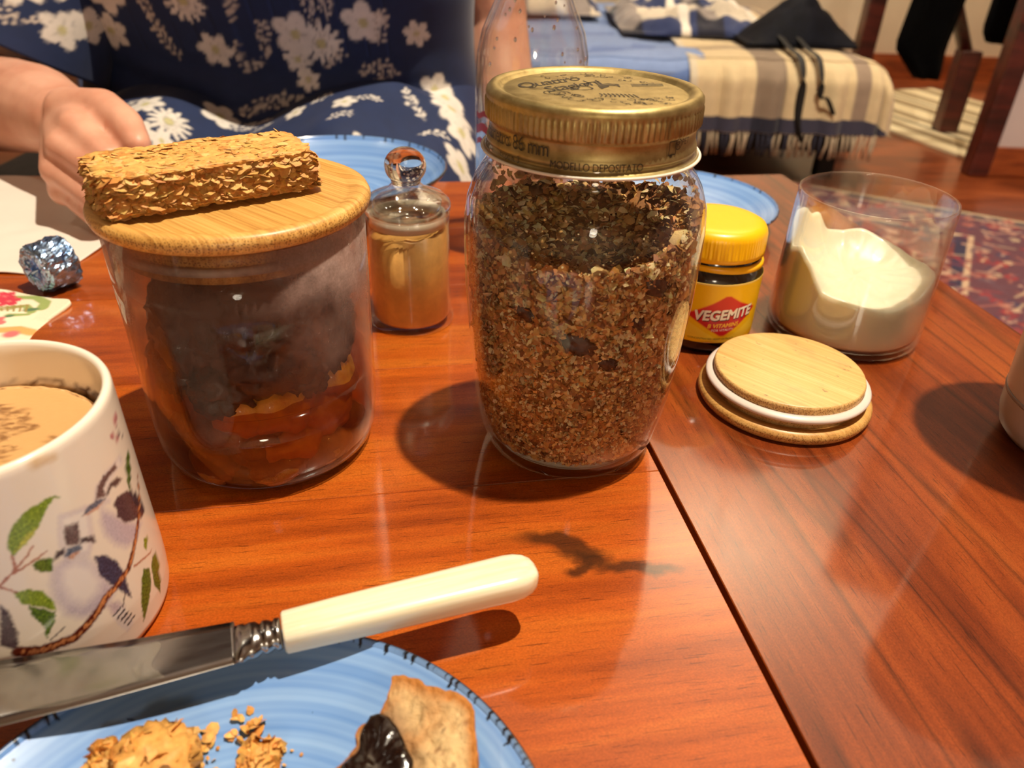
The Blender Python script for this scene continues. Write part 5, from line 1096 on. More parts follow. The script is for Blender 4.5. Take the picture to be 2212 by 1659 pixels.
def coaster_paint(P):
    c = np.tile(np.array(lin(236, 224, 196)), (len(P), 1)); pk, rd, gr, gd, orr = lin(224, 110, 110), lin(206, 56, 76), lin(150, 164, 96), lin(86, 116, 84), lin(232, 164, 96)
    paint_stroke(c, P, [(-345, 472), (-330, 473), (-320, 466), (-318, 458)], 2.6, 4.0, gr, 0.8); paint_stroke(c, P, [(-340, 457), (-330, 460), (-322, 452)], 2.0, 3.0, gr, 0.8); paint_ellipse(c, P, (-324, 455), 5, 2.4, 0.3, gd, 0.3)
    paint_stroke(c, P, [(-334, 446), (-322, 448)], 2.4, 1.5, gr, 0.8); paint_ellipse(c, P, (-333, 445), 3, 2, 0.3, gd, 0.3)
    for x, y in ((-352, 473), (-345, 466), (-358, 466)): paint_flower(c, P, (x, y), 8, 0, x, rd, pk)
    for x, y in ((-352, 432), (-345, 438), (-358, 440), (-338, 436)): paint_flower(c, P, (x, y), 8, 0, y, pk, rd)
    for k in range(7): paint_stroke(c, P, [(-362 + 4 * k, 448 + k), (-354 + 4 * k, 456 + k), (-350 + 4 * k, 452)], 0.7, 0.7, lin(156, 134, 70), 0.4)
    paint_stroke(c, P, [(-350, 418), (-335, 424), (-318, 428), (-306, 424)], 4.0, 4.0, orr, 1.0); paint_ellipse(c, P, (-318, 421), 5, 4.5, 0, pk, 0.3); paint_ellipse(c, P, (-333, 418), 4, 3, 0, gd, 0.3); paint_ellipse(c, P, (-340, 414), 5, 4, 0, rd, 0.3)
    return c
thin_sheet('floral_coaster', 'cream fabric coaster with pink and green floral print at the left edge', 'coaster', [(-0.40, 0.480), (-0.362, 0.483), (-0.335, 0.4765), (-0.315, 0.4715), (-0.3035, 0.4665), (-0.3015, 0.4585), (-0.3045, 0.4420), (-0.305, 0.4245), (-0.303, 0.405), (-0.315, 0.385), (-0.40, 0.385)], 0.0004, 0.0034, mat_attr('printed_cotton', 0.85, bump=0.3, bscale=900), wrinkle=0.0012, paint=coaster_paint, curl=lambda x, y: 0.0022 * max(0, (x + 0.318) / 0.015) if y > 0.44 else 0)

# ------------------------------------------------------------------ glass bottle behind the muesli, grey pot at the right edge
bt = empty('milk_bottle', 'tall clear glass milk bottle standing behind the muesli jar', 'bottle', (0.0070, 0.600, T))
po = [(0.0, 0.003), (0.030, 0.002), (0.036, 0.0), (0.0405, 0.004), (0.0415, 0.012), (0.0415, 0.130), (0.0405, 0.148), (0.0370, 0.163), (0.0300, 0.178), (0.0235, 0.192), (0.0195, 0.208), (0.0180, 0.225), (0.0190, 0.236), (0.0215, 0.239), (0.0215, 0.252), (0.0185, 0.254)]
pi = [(0.0165, 0.252), (0.0155, 0.225), (0.0170, 0.208), (0.0210, 0.192), (0.0275, 0.178), (0.0345, 0.162), (0.0380, 0.147), (0.0388, 0.130), (0.0388, 0.014), (0.036, 0.008), (0.0, 0.007)]
V, F = lathe(po + pi, 72); weld(mk('glass_body', V, F, mat_glass('bottle_glass', (0.97, 0.97, 0.96), 0.06, power=2.6), bt))
parts = []
for k, (zc, wd) in enumerate(((0.108, 0.004), (0.098, 0.006), (0.088, 0.004))):
    n = 12; xs = np.linspace(-0.009, 0.009, n); v = [(x, 0.0016 * math.sin(x * 300 + k) + sg * wd / 2, 0) for x in xs for sg in (-1, 1)]; parts.append((wrap_cyl(v, 0.0415, math.radians(-150), zc, 0.0002), [(2 * i, 2 * i + 2, 2 * i + 3, 2 * i + 1) for i in range(n - 1)]))
V, F = join(parts); o = mk('red_print', V, F, mat_plain('red_print_ink', lin(176, 40, 40), 0.4), bt, smooth=False); o['label'] = 'red printed mark on the bottle, mostly hidden'
M_DROP = M_SOLID
rng = np.random.default_rng(3); parts = []
for k in range(34):
    a = rng.uniform(-2.6, -0.3); z = rng.uniform(0.128, 0.196); r = np.interp(z, [0.13, 0.148, 0.163, 0.178, 0.192, 0.208], [0.0415, 0.0405, 0.037, 0.030, 0.0235, 0.0195]); s = rng.uniform(0.0006, 0.0013)
    v, f = lump((s, s, s * 1.5), k, 1, 0.0); parts.append((np.array(v) + np.array([r * math.cos(a), r * math.sin(a), z]), f))
V, F = join(parts); mk('water_drops', V, F, M_DROP, bt, kind='stuff')
gp = empty('grey_pot', 'tall pale grey ceramic pot cut off by the right edge', 'pot', (0.3080, 0.3400, T))
V, F = lathe([(0.0, 0.001), (0.030, 0.0), (0.0355, 0.0015), (0.0395, 0.006), (0.0418, 0.014), (0.0428, 0.030), (0.0455, 0.070), (0.0500, 0.130), (0.0545, 0.190), (0.0560, 0.205), (0.0552, 0.2065), (0.0540, 0.205), (0.0520, 0.190), (0.0475, 0.130), (0.0430, 0.070), (0.0400, 0.020), (0.036, 0.008), (0.0, 0.006)], 72)
weld(mk('pot_body', V, F, mat_plain('grey_ceramic', lin(196, 186, 186), 0.3, var=0.03, coat=0.2), gp))
V, F = lathe([(0.0428, 0.0255), (0.0430, 0.0262), (0.0430, 0.0272), (0.0428, 0.0278), (0.0422, 0.0266), (0.0428, 0.0255)], 72)
o = mk('raised_line', V, F, mat_plain('grey_glaze_line', lin(150, 142, 144), 0.35, var=0.03), gp); o['label'] = 'thin darker ring line round the foot'

# ------------------------------------------------------------------ the seated person
def capsule(p0, p1, r0, r1, seg=16):
    p0, p1 = Vector(p0), Vector(p1); d = p1 - p0; L = d.length
    if L < 1e-6: d = Vector((0, 0, 1))
    prof = [(r0 * math.sin(t), -r0 * math.cos(t)) for t in np.linspace(0, PI / 2, 6)] + [(r1 * math.cos(t), L + r1 * math.sin(t)) for t in np.linspace(0, PI / 2, 6)]
    prof[0] = (0.0, prof[0][1]); prof[-1] = (0.0, prof[-1][1])
    V, F = lathe(prof, seg); q = d.to_track_quat('Z', 'Y'); return [tuple(q @ Vector(v) + p0) for v in V], F
def chain(pts, rad): return [capsule(a, b, ra, rb) for a, b, ra, rb in zip(pts[:-1], pts[1:], rad[:-1], rad[1:])]
def fuse(name, parts, mat, parent, voxel, smooth=6, col=None):
    V, F = join(parts); tmp = mk('tmp', V, F, None, None); weld(tmp)
    r = tmp.modifiers.new('r', 'REMESH'); r.mode = 'VOXEL'; r.voxel_size = voxel
    s = tmp.modifiers.new('s', 'SMOOTH'); s.factor = 0.5; s.iterations = smooth
    bpy.context.view_layer.update()
    me = bpy.data.meshes.new_from_object(tmp.evaluated_get(bpy.context.evaluated_depsgraph_get()))
    old = tmp.data; bpy.data.objects.remove(tmp); bpy.data.meshes.remove(old)
    me.name = name; me.polygons.foreach_set('use_smooth', [True] * len(me.polygons)); me.materials.clear(); me.materials.append(mat)
    o = bpy.data.objects.new(name, me); SC.collection.objects.link(o); o.parent = parent; return o

CX0 = -0.300; DY = -0.07; SXW = 1.165
who = empty('person', 'person in a navy floral dress seated across the table, hand resting on white paper', 'person', (0, 0, T))
n = NT('skin'); v = n.coord(); f = n.noise(v, 28, 4); c = n.ramp(f, [(0.3, lin(204, 142, 116)), (0.7, lin(224, 170, 144))])
M_SKIN = n.done(n.principled(c, 0.46, 0, n.bump(n.noise(v, 380, 4), 0.12, 0.0008), sss=0.2, sss_r=(0.01, 0.004, 0.002)))
parts = []
parts += chain([(CX0, 1.030, -0.03), (CX0, 1.030, 0.12), (CX0, 1.010, 0.24), (CX0, 1.020, 0.36)], [0.11, 0.09, 0.11, 0.09])
parts += chain([(CX0 - 0.165, 1.030, 0.395), (CX0 + 0.165, 1.030, 0.395)], [0.05, 0.05])
parts += chain([(CX0, 1.020, 0.40), (CX0, 1.010, 0.50), (CX0, 0.995, 0.555)], [0.062, 0.055, 0.055])
parts += chain([(CX0, 0.995, 0.600), (CX0, 1.005, 0.650)], [0.072, 0.086])                      # skull and jaw
parts += chain([(CX0, 0.945, 0.565), (CX0, 0.960, 0.60)], [0.034, 0.05])
parts += chain([(CX0, 0.915, 0.628), (CX0, 0.902, 0.600)], [0.009, 0.0125])                     # nose
parts += chain([(CX0 - 0.045, 0.945, 0.648), (CX0, 0.938, 0.650), (CX0 + 0.045, 0.945, 0.648)], [0.008, 0.010, 0.008])
parts += chain([(CX0 - 0.022, 0.915, 0.575), (CX0 + 0.022, 0.915, 0.575)], [0.008, 0.008])
for s in (-1, 1):
    parts += chain([(CX0 + s * 0.081, 1.005, 0.600), (CX0 + s * 0.086, 1.013, 0.630)], [0.011, 0.015])
    parts += chain([(CX0 + s * 0.085, 1.020, -0.055), (CX0 + s * 0.105, 0.86, -0.045), (CX0 + s * 0.10, 0.865, -0.28), (CX0 + s * 0.10, 0.885, -0.405)], [0.095, 0.066, 0.052, 0.036])
    parts += chain([(CX0 + s * 0.10, 0.885, -0.415), (CX0 + s * 0.11, 0.76, -0.428)], [0.030, 0.020])
# her right arm, its hand a loose fist on the paper
SH, EL, WR = (-0.500, 1.015, 0.375), (-0.605, 0.872, 0.036), (-0.400, 0.690, 0.064)
parts += chain([SH, tuple(0.5 * (a + b) for a, b in zip(SH, EL)), EL], [0.058, 0.056, 0.048])
parts += chain([EL, (-0.545, 0.825, 0.046), (-0.460, 0.750, 0.060), WR], [0.046, 0.049, 0.041, 0.030])
body_parts = list(parts); parts = []
parts += chain([(-0.460, 0.750, 0.060), WR], [0.041, 0.030])
fing = {'index': [(-0.353, 0.618, 0.080), (-0.318, 0.590, 0.064), (-0.303, 0.608, 0.056), (-0.314, 0.626, 0.058)],
        'middle': [(-0.363, 0.609, 0.066), (-0.321, 0.580, 0.053), (-0.306, 0.598, 0.044), (-0.320, 0.614, 0.043)],
        'ring': [(-0.372, 0.607, 0.047), (-0.331, 0.578, 0.034), (-0.316, 0.596, 0.029), (-0.330, 0.612, 0.029)],
        'little': [(-0.374, 0.613, 0.029), (-0.341, 0.588, 0.017), (-0.327, 0.602, 0.015), (-0.338, 0.616, 0.016)]}
rads = {'index': 0.0102, 'middle': 0.0106, 'ring': 0.0100, 'little': 0.0088}
for k, p in fing.items():
    r = rads[k]; parts += chain([WR, p[0]], [0.022, 0.0135]); parts += chain(p, [r * 1.12, r * 1.02, r * 0.94, r * 0.85])
parts += chain([(-0.385, 0.668, 0.080), (-0.342, 0.645, 0.088), (-0.312, 0.617, 0.083), (-0.296, 0.596, 0.073)], [0.019, 0.0155, 0.0132, 0.0105])
parts += chain([(-0.388, 0.665, 0.062), (-0.350, 0.63, 0.060)], [0.020, 0.016])
hand_parts = parts; parts = []
# her left arm hanging beside her
parts += chain([(CX0 + 0.190, 1.02, 0.375), (CX0 + 0.225, 1.05, 0.24), (-0.040, 1.07, 0.115)], [0.056, 0.052, 0.044])
parts += chain([(-0.040, 1.07, 0.115), (-0.018, 1.02, 0.01), (-0.03, 0.965, -0.055)], [0.043, 0.038, 0.027])
parts += chain([(-0.03, 0.965, -0.055), (-0.05, 0.935, -0.062)], [0.030, 0.026])
for k in range(4):
    dx = 0.016 * (k - 1.5); b = Vector((-0.055 + dx * 0.9, 0.925 + abs(dx) * 0.2, -0.060)); parts += chain([b, b + Vector((-0.008 + dx * .3, -0.034, -0.004)), b + Vector((-0.012 + dx * .4, -0.056 + abs(dx) * 0.3, -0.018))], [0.0105, 0.0090, 0.0078])
parts += chain([(-0.062, 0.965, -0.052), (-0.092, 0.935, -0.052), (-0.097, 0.905, -0.058)], [0.014, 0.011, 0.009])
body = fuse('body', body_parts + hand_parts + parts, M_SKIN, who, 0.0030, 5)
M_EYE = mat_plain('eye_white', lin(236, 232, 226), 0.2); M_IRIS = mat_plain('iris', lin(60, 42, 30), 0.2); M_LIP = mat_plain('lips', lin(176, 96, 90), 0.4); M_HAIR = mat_plain('brown_hair', lin(74, 50, 36), 0.5, var=0.3, vscale=120, bump=0.6, bscale=300)
for s in (-1, 1):
    v, f = lump((0.0118, 0.0100, 0.0082), 1, 2, 0.0); e = mk('eye', v, f, M_EYE, who, loc=(CX0 + s * 0.031, 0.9335, 0.628))
    v, f = lump((0.0055, 0.0028, 0.0055), 1, 2, 0.0); mk('iris', v, f, M_IRIS, e, loc=(0, -0.0088, 0))
v, f = lump((0.024, 0.008, 0.007), 2, 3, 0.05); mk('lips', v, f, M_LIP, who, loc=(CX0, 0.909, 0.575))
hp = chain([(CX0, 1.022, 0.668), (CX0, 1.035, 0.668)], [0.096, 0.098]) + chain([(CX0 - 0.08, 1.030, 0.64), (CX0 - 0.085, 1.050, 0.46)], [0.035, 0.028]) + chain([(CX0 + 0.08, 1.030, 0.64), (CX0 + 0.085, 1.050, 0.46)], [0.035, 0.028]) + chain([(CX0, 1.050, 0.64), (CX0, 1.085, 0.46)], [0.08, 0.06])
fuse('hair', hp, M_HAIR, who, 0.006, 6)

# the dress: bodice, sleeves and skirt painted with white flowers
n = NT('navy_floral_cotton'); col = n.attr(); v = n.coord(); f = n.ramp(n.noise(v, 60, 4), [(0.25, (0.82,) * 3), (0.75, (1.05,) * 3)])
M_DRESS = n.done(n.principled(n.mix(1.0, col, f, 'MULTIPLY'), 0.8, 0, n.bump(n.noise(v, 900, 2), 0.2, 0.0006), sheen=0.15))
NAVY = np.array(lin(18, 37, 78)); WH, WH2 = lin(226, 218, 208), lin(196, 184, 172)
def bodice():
    rings = [(-0.14, 1.10, 0.222, 0.150), (-0.06, 1.10, 0.218, 0.142), (0.0, 1.095, 0.208, 0.132), (0.045, 1.09, 0.196, 0.120), (0.08, 1.085, 0.192, 0.122), (0.12, 1.075, 0.192, 0.136), (0.16, 1.065, 0.194, 0.152), (0.21, 1.062, 0.194, 0.160), (0.27, 1.07, 0.192, 0.148), (0.33, 1.085, 0.196, 0.122), (0.38, 1.095, 0.200, 0.098), (0.42, 1.10, 0.170, 0.080), (0.445, 1.10, 0.115, 0.070), (0.455, 1.09, 0.085, 0.064)]
    R_ = np.array(rings); R_[:, 1] += DY; R_[:10, 2] *= SXW; R_[2:7, 2] *= 1.07; R_[10:, 2] *= 1.08; zs = np.linspace(R_[0, 0], R_[-1, 0], 190); nt = 420
    cyv, rx, ry = (np.interp(zs, R_[:, 0], R_[:, i]) for i in (1, 2, 3))
    ker = np.hanning(17); ker /= ker.sum(); sm = lambda a: np.convolve(np.pad(a, 8, 'edge'), ker, 'valid'); cyv, rx, ry = sm(cyv), sm(rx), sm(ry)
    th = np.concatenate([np.linspace(-PI, 0, 330), np.linspace(0, PI, 92)[1:-1]]); e = 0.85
    V = []
    for t in th:
        ct, st = math.cos(t), math.sin(t); ux, uy = math.copysign(abs(ct) ** e, ct), math.copysign(abs(st) ** e, st)
        x = CX0 + rx * ux; y = cyv + ry * uy
        fold = 0.0035 * np.sin(zs * 150 + 3 * math.sin(t * 3) + t * 2) * np.clip((0.11 - zs) / 0.08, 0, 1) * (uy < 0.2)
        V.append(np.stack([x, y + fold * uy, zs + 0.004 * np.sin(t * 5) * np.clip((0.1 - zs) / 0.1, 0, 1)], 1))
    V = np.concatenate(V); P = V[:, [0, 2]] * 1000; front = V[:, 1] < 1.03
    col = np.tile(NAVY, (len(V), 1)); c = col[front]; Q = P[front]
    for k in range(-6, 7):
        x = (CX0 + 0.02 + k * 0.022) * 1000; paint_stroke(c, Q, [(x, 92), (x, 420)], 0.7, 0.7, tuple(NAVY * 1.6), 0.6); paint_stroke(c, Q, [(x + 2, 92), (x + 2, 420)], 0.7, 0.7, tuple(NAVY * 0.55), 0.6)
    fl = [(-240, 115, 24, 0), (-216, 106, 23, 1), (-345, 146, 22, 1), (-331, 96, 19, 2), (-169, 128, 22, 0), (-245, 88, 15, 2), (-117, 115, 14, 2), (-160, 190, 26, 0), (-330, 205, 26, 1), (-250, 230, 25, 0), (-180, 260, 24, 1), (-390, 250, 24, 0), (-300, 290, 24, 2), (-220, 330, 24, 1), (-238, 66, 13, 2), (-102, 52, 18, 0), (-430, 150, 22, 0), (-445, 110, 20, 2)]
    for i, (x, z, r, kd) in enumerate(fl): paint_flower(c, Q, (x, z), r, kd, i, WH)
    sp = [(-381, 99, 18, 1.9), (-306, 86, 15, 1.7), (-153, 121, 18, 1.3), (-275, 106, 19, 1.4), (-297, 142, 17, 1.2), (-203, 148, 17, 1.5), (-219, 140, 16, 1.7), (-387, 126, 18, 1.7), (-297, 78, 14, 0.5), (-208, 87, 14, 0.6), (-310, 31, 18, 0.4), (-285, 40, 20, 0.3), (-262, 42, 15, 0.2), (-169, 78, 18, 0.3), (-155, 70, 13, 0.3), (-410, 160, 18, 1.0)]
    for i, (x, z, r, a) in enumerate(sp): paint_sprig(c, Q, (x, z), r, a, WH2, i)
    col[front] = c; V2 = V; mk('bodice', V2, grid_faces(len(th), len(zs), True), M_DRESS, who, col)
bodice()
def sleeve(S, E, hem, r0, r1, seed):
    S, E = Vector(S), Vector(E); d = (E - S).normalized(); a = d.cross(Vector((0, 1, 0.2))).normalized(); b = d.cross(a).normalized(); L = (E - S).length * hem
    ns, nt = 120, 220; V, Pq = [], []
    for i in range(ns):
        s = i / (ns - 1)
        for k in range(nt):
            t = 2 * PI * k / nt; r = (r0 + (r1 - r0) * s) * (1 + 0.04 * math.sin(3 * t + 4 * s) * s); p = S + d * (L * s) + a * (r * math.cos(t)) + b * (r * 0.92 * math.sin(t)); V.append(tuple(p)); Pq.append((t * 78, s * L * 1000))
    col = np.tile(NAVY, (len(V), 1)); P = np.array(Pq); rr = random.Random(seed)
    for k in range(26):
        q = (rr.uniform(0, 490), rr.uniform(10, L * 1000)); (paint_flower(col, P, q, rr.uniform(17, 25), rr.choice((0, 1, 2)), k, WH) if k % 2 else paint_sprig(col, P, q, rr.uniform(14, 20), rr.uniform(0, 3), WH2, k))
    if seed == 4:
        for x, y, r in ((96, 318, 20), (60, 342, 18), (40, 326, 18), (118, 340, 12), (75, 300, 18)): paint_flower(col, P, (x, y), r, 2 if r > 18 else 0, x, WH)
        for x, y, r in ((140, 326, 18), (84, 348, 12), (120, 300, 16), (100, 345, 14)): paint_sprig(col, P, (x, y), r, 0.6, WH2, x)
    F = [(i * nt + k, i * nt + (k + 1) % nt, (i + 1) * nt + (k + 1) % nt, (i + 1) * nt + k) for i in range(ns - 1) for k in range(nt)]
    o = mk('sleeve', V, F, M_DRESS, who, col); md = o.modifiers.new('t', 'SOLIDIFY'); md.thickness = 0.002
sleeve((-0.430, 1.025, 0.425), (-0.605, 0.872, 0.036), 0.84, 0.092, 0.118, 4)
sleeve((CX0 + 0.160, 1.022, 0.425), (-0.040, 1.07, 0.115), 0.58, 0.082, 0.080, 5)
def skirt():
    path = [(1.03, 0.070), (0.99, 0.060), (0.94, 0.045), (0.89, 0.036), (0.85, 0.028), (0.812, 0.014), (0.790, -0.015), (0.785, -0.08), (0.79, -0.18), (0.80, -0.30)]
    Pp = smooth_path([(0, y, z) for y, z in path], 20); ys = np.array([p.y for p in Pp]); zs = np.array([p.z for p in Pp]); arc = np.concatenate([[0], np.cumsum(np.hypot(np.diff(ys), np.diff(zs)))]); nx = 260
    V, Q = [], []
    for i in range(nx):
        t = -1 + 2 * i / (nx - 1); x0 = CX0 + 0.275 * t
        for y, z, a in zip(ys, zs, arc):
            g = min(1, a / 0.10); up = 0.016 * math.cos((x0 - CX0) / 0.105 * PI) * -1 * g
            droop = -0.16 * max(0, abs(t) - 0.72) / 0.28 * (max(0, abs(t) - 0.72) / 0.28); rise = 0.038 * max(0, t) * max(0, 1 - a / 0.25)
            f = 0.004 * math.sin(x0 * 60 + a * 30) * g; fold = 0.008 * math.exp(-((a - 0.09 - 0.10 * (t + 1) * 0.2) / 0.018) ** 2) * (t > -0.4)
            V.append((x0 + 0.01 * math.sin(a * 20) * t, y - (f if a > 0.27 else 0), z + up + droop + rise + (f * 0.6 if a < 0.3 else 0) + fold)); Q.append((x0 * 1000, (1.03 - a) * 1000))
    col = np.tile(NAVY * 1.05, (len(V), 1)); P = np.array(Q)
    fl = [(-407, 847, 21, 2), (-375, 822, 22, 1), (-397, 795, 16, 0), (-337, 877, 20, 0), (-191, 858, 14, 0), (-85, 910, 22, 2), (-70, 890, 18, 0), (-96, 930, 20, 0), (-377, 795, 12, 0), (-62, 850, 18, 0), (-250, 868, 12, 0)]
    for i, (x, y, r, kd) in enumerate(fl): paint_flower(col, P, (x, y), r, kd, i * 1.3, WH)
    sp = [(-433, 849, 16, 1.2), (-316, 868, 15, 0.4), (-300, 885, 14, 0.3), (-172, 872, 14, 0.3), (-121, 890, 18, 2.4), (-97, 858, 15, 0.6), (-191, 828, 13, 0.5), (-290, 865, 12, 0.6), (-225, 880, 12, 0.4)]
    for i, (x, y, r, a) in enumerate(sp): paint_sprig(col, P, (x, y), r, a, WH, 40 + i)
    rr = random.Random(12)
    for k in range(40):
        q = (rr.uniform(-500, -30), rr.uniform(560, 800)); (paint_flower(col, P, q, 20, k % 3, k, WH) if k % 2 else paint_sprig(col, P, q, 18, k, WH2, k))
    o = mk('skirt', V, [f[::-1] for f in grid_faces(nx, len(ys))], M_DRESS, who, col); md = o.modifiers.new('t', 'SOLIDIFY'); md.thickness = 0.0025; md.offset = -1
skirt()

# the chair the person sits on
M_GREY = mat_plain('grey_upholstery', lin(72, 70, 72), 0.9, var=0.12, vscale=60, bump=0.4, bscale=500)
ch = empty('armchair', 'low dark grey upholstered armchair under the person in the floral dress', 'chair', (CX0 - 0.03, 1.24, 0))
bevel_box('seat', (-0.30, -0.36, 0.13), (0.30, 0.30, 0.292), M_GREY, ch, 0.03, 4)
bevel_box('backrest', (-0.30, 0.16, 0.294), (0.30, 0.31, 0.66), M_GREY, ch, 0.04, 4)
for s in (-1, 1): bevel_box('armrest', (s * 0.30 + (-0.10 if s < 0 else 0.002), -0.30, 0.13), (s * 0.30 + (-0.002 if s < 0 else 0.03), 0.31, 0.36), M_GREY, ch, 0.012, 3)
for x in (-0.26, 0.22):
    for y in (-0.33, 0.24): bevel_box('leg', (x, y, 0), (x + 0.04, y + 0.04, 0.1295), M_DARKWOOD, ch, 0.004)

# ------------------------------------------------------------------ day bed behind, with cover, throw, cushions and bag
bed = empty('day_bed', 'low dark framed day bed under blankets behind the seated person', 'bed', (0, 0, 0))
M_TICK = mat_plain('mattress_ticking', lin(120, 128, 150), 0.9, var=0.08)
bevel_box('mattress', (-1.25, 2.24, 0.145), (0.985, 3.60, 0.322), M_TICK, bed, 0.03, 4)
bevel_box('frame', (-1.25, 2.27, 0.095), (0.97, 3.58, 0.144), M_BLACK, bed, 0.004)
for x in (-1.2, -0.1, 0.90):
    for y in (2.32, 3.50): bevel_box('leg', (x, y, 0), (x + 0.05, y + 0.05, 0.0945), M_BLACK, bed, 0.004)
def drape(name, label, cat, x0, x1, zhem, off, nx, paint, mat, right=False, back=3.58, wave=0.012, seed=0):
    path = [(back, 0.326 + off), (2.40, 0.330 + off), (2.27, 0.328 + off), (2.225 - off, 0.305), (2.212 - off, 0.26), (2.206 - off, (0.26 + zhem) / 2), (2.200 - off, zhem)]
    Pp = smooth_path([(0, y, z) for y, z in path], 16); ys = np.array([p.y for p in Pp]); zs = np.array([p.z for p in Pp]); arc = np.concatenate([[0], np.cumsum(np.hypot(np.diff(ys), np.diff(zs)))])
    V, Q = [], []
    for i in range(nx):
        x = x0 + (x1 - x0) * i / (nx - 1)
        for y, z, a in zip(ys, zs, arc):
            k = min(1, max(0, (2.30 - y) / 0.09)); w_ = wave * math.sin(x * 34 + seed) * k + wave * 0.5 * math.sin(x * 77 + 1 + seed) * k
            zz = z + 0.010 * fbm((x * 4, y * 4, seed), 1.2, 3) * (1 - k) + 0.004 * (1 - k); xx = x
            if right:
                t = max(0, (x - 0.93) / (x1 - 0.93)); ang = t * PI / 2
                if t > 0: xx = 0.93 + 0.085 * math.sin(ang) + 0.01; zz = zz - 0.085 * (1 - math.cos(ang)) - max(0, (t - 0.75)) * 0.30
            V.append((xx, y - abs(w_) - 0.004 * k, max(zz, zhem))); Q.append((x * 1000, a * 1000))
    P = np.array(Q); col = paint(P, arc[-1] * 1000)
    o = mk(name, V, [f[::-1] for f in grid_faces(nx, len(ys))], mat, None, col); md = o.modifiers.new('t', 'SOLIDIFY'); md.thickness = 0.004; md.offset = 1
    tag(o, label, cat); return o
M_WOOL = mat_attr('woollen_cloth', 0.95, bump=0.5, bscale=420, var=0.14, vscale=40, sheen=0.25)
def p_blue(P, L):
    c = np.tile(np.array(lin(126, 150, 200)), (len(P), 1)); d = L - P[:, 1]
    c[d < 205] = lin(98, 112, 152); k = (P[:, 1] > 300) & (np.abs(np.sin(P[:, 1] * 0.011 + P[:, 0] * 0.004)) > 0.93); c[k] = lin(96, 122, 180); return c  # front drop painted a greyer blue, standing in for its shade
drape('blue_blanket', 'plain blue woollen blanket covering the left part of the day bed', 'blanket', -1.22, 0.50, 0.105, 0.0, 110, p_blue, M_WOOL, wave=0.006, seed=1)
def p_throw(P, L):
    c = np.tile(np.array(lin(214, 192, 152)), (len(P), 1)); d = L - P[:, 1]; x = P[:, 0]
    c[(x > 636) & (x < 720)] = lin(140, 122, 104); c[(x > 905) & (x < 935)] = lin(150, 130, 112)
    for a, b, q in ((0, 40, lin(60, 58, 76)), (330, 390, lin(150, 130, 108)), (560, 640, lin(58, 62, 88)), (760, 800, lin(150, 130, 108))):
        k = (d > a) & (d < b); c[k] = q; kk = k & (x > 636) & (x < 720); c[kk] = lin(36, 36, 52)
    c[(x < 470)] = lin(206, 194, 172); return c
throw = drape('checked_throw', 'cream throw with grey and navy bands and a fringed hem over the day bed', 'blanket', 0.452, 1.12, 0.165, 0.007, 120, p_throw, M_WOOL, right=True, wave=0.018, seed=4)
M_TASS = mat_plain('wool_tassel', lin(186, 168, 142), 0.95, var=0.2); M_TASS2 = mat_plain('navy_wool_tassel', lin(50, 50, 66), 0.95, var=0.2)
rr = random.Random(6)
for k in range(44):
    x = 0.458 + k * 0.0125; w_ = 0.018 * math.sin(x * 34 + 4) + 0.009 * math.sin(x * 77 + 5); y = 2.193 - abs(w_) - 0.004
    if x > 0.985: break
    q = Vector((x, y, 0.168)); pts = [q, q + Vector((rr.uniform(-.004, .004), rr.uniform(-.004, .002), -0.025)), q + Vector((rr.uniform(-.008, .008), rr.uniform(-.006, .004), -0.066))]
    V, F = tube(pts, [0.0028, 0.0038, 0.0030], 7); mk('tassel', V, F, M_TASS2 if 636 < x * 1000 < 700 or rr.random() < 0.18 else M_TASS, throw)
def heap(name, label, cat, cx, cy, rx, ry, h, seed, paint, mat, group=None, ridge=1.0, base=0.352):
    nx, ny = 70, 60; V, Q = [], []
    for i in range(nx):
        for j in range(ny):
            u, v_ = -1 + 2 * i / (nx - 1), -1 + 2 * j / (ny - 1); e = max(0.0, 1 - (abs(u) ** 3 + abs(v_) ** 3)); x, y = cx + rx * u, cy + ry * v_
            f = 0.55 + 0.9 * ridge * abs(fbm((x, y, seed), 7, 3)) + 0.3 * fbm((x, y, seed + 3), 3, 2); z = base + h * (e ** 0.5) * max(0.1, f); V.append((x, y, z)); Q.append((u, v_))
    col = paint(np.array(Q)); o = mk(name, V, [f for f in grid_faces(nx, ny)], mat, None, col); md = o.modifiers.new('t', 'SOLIDIFY'); md.thickness = 0.005; md.offset = 1; tag(o, label, cat, group); return o
def p_plaid(seed):
    def f(Q):
        c = np.tile(np.array(lin(212, 200, 182)), (len(Q), 1)); a, b = Q[:, 0] * 3.1 + seed, Q[:, 1] * 2.7 + seed
        k1, k2 = np.sin(a * 2) > 0.45, np.sin(b * 2.2) > 0.5; c[k1] = lin(150, 140, 136); c[k2] = lin(46, 58, 100); c[k1 & k2] = lin(28, 30, 48); k3 = np.sin(a * 2 + 2) > 0.93; c[k3] = lin(240, 232, 220); return c
    return f
heap('rumpled_blanket', 'rumpled plaid blanket in cream, grey and navy heaped on the day bed', 'blanket', 0.545, 2.92, 0.24, 0.36, 0.085, 2.0, p_plaid(0.4), M_WOOL)
heap('rumpled_blanket', 'second rumpled cream and navy blanket at the far side of the day bed', 'blanket', 0.05, 3.22, 0.22, 0.25, 0.09, 5.0, p_plaid(1.9), M_WOOL)
heap('cushion', 'flat pale blue-grey cushion between the rumpled blankets on the day bed', 'cushion', 0.66, 3.44, 0.16, 0.13, 0.10, 8.0, lambda Q: np.tile(np.array(lin(140, 156, 170)), (len(Q), 1)), M_WOOL, ridge=0.2)
bag = empty('black_bag', 'soft black and navy bag with dangling straps lying on the cream throw', 'bag', (0.80, 2.52, 0.354))
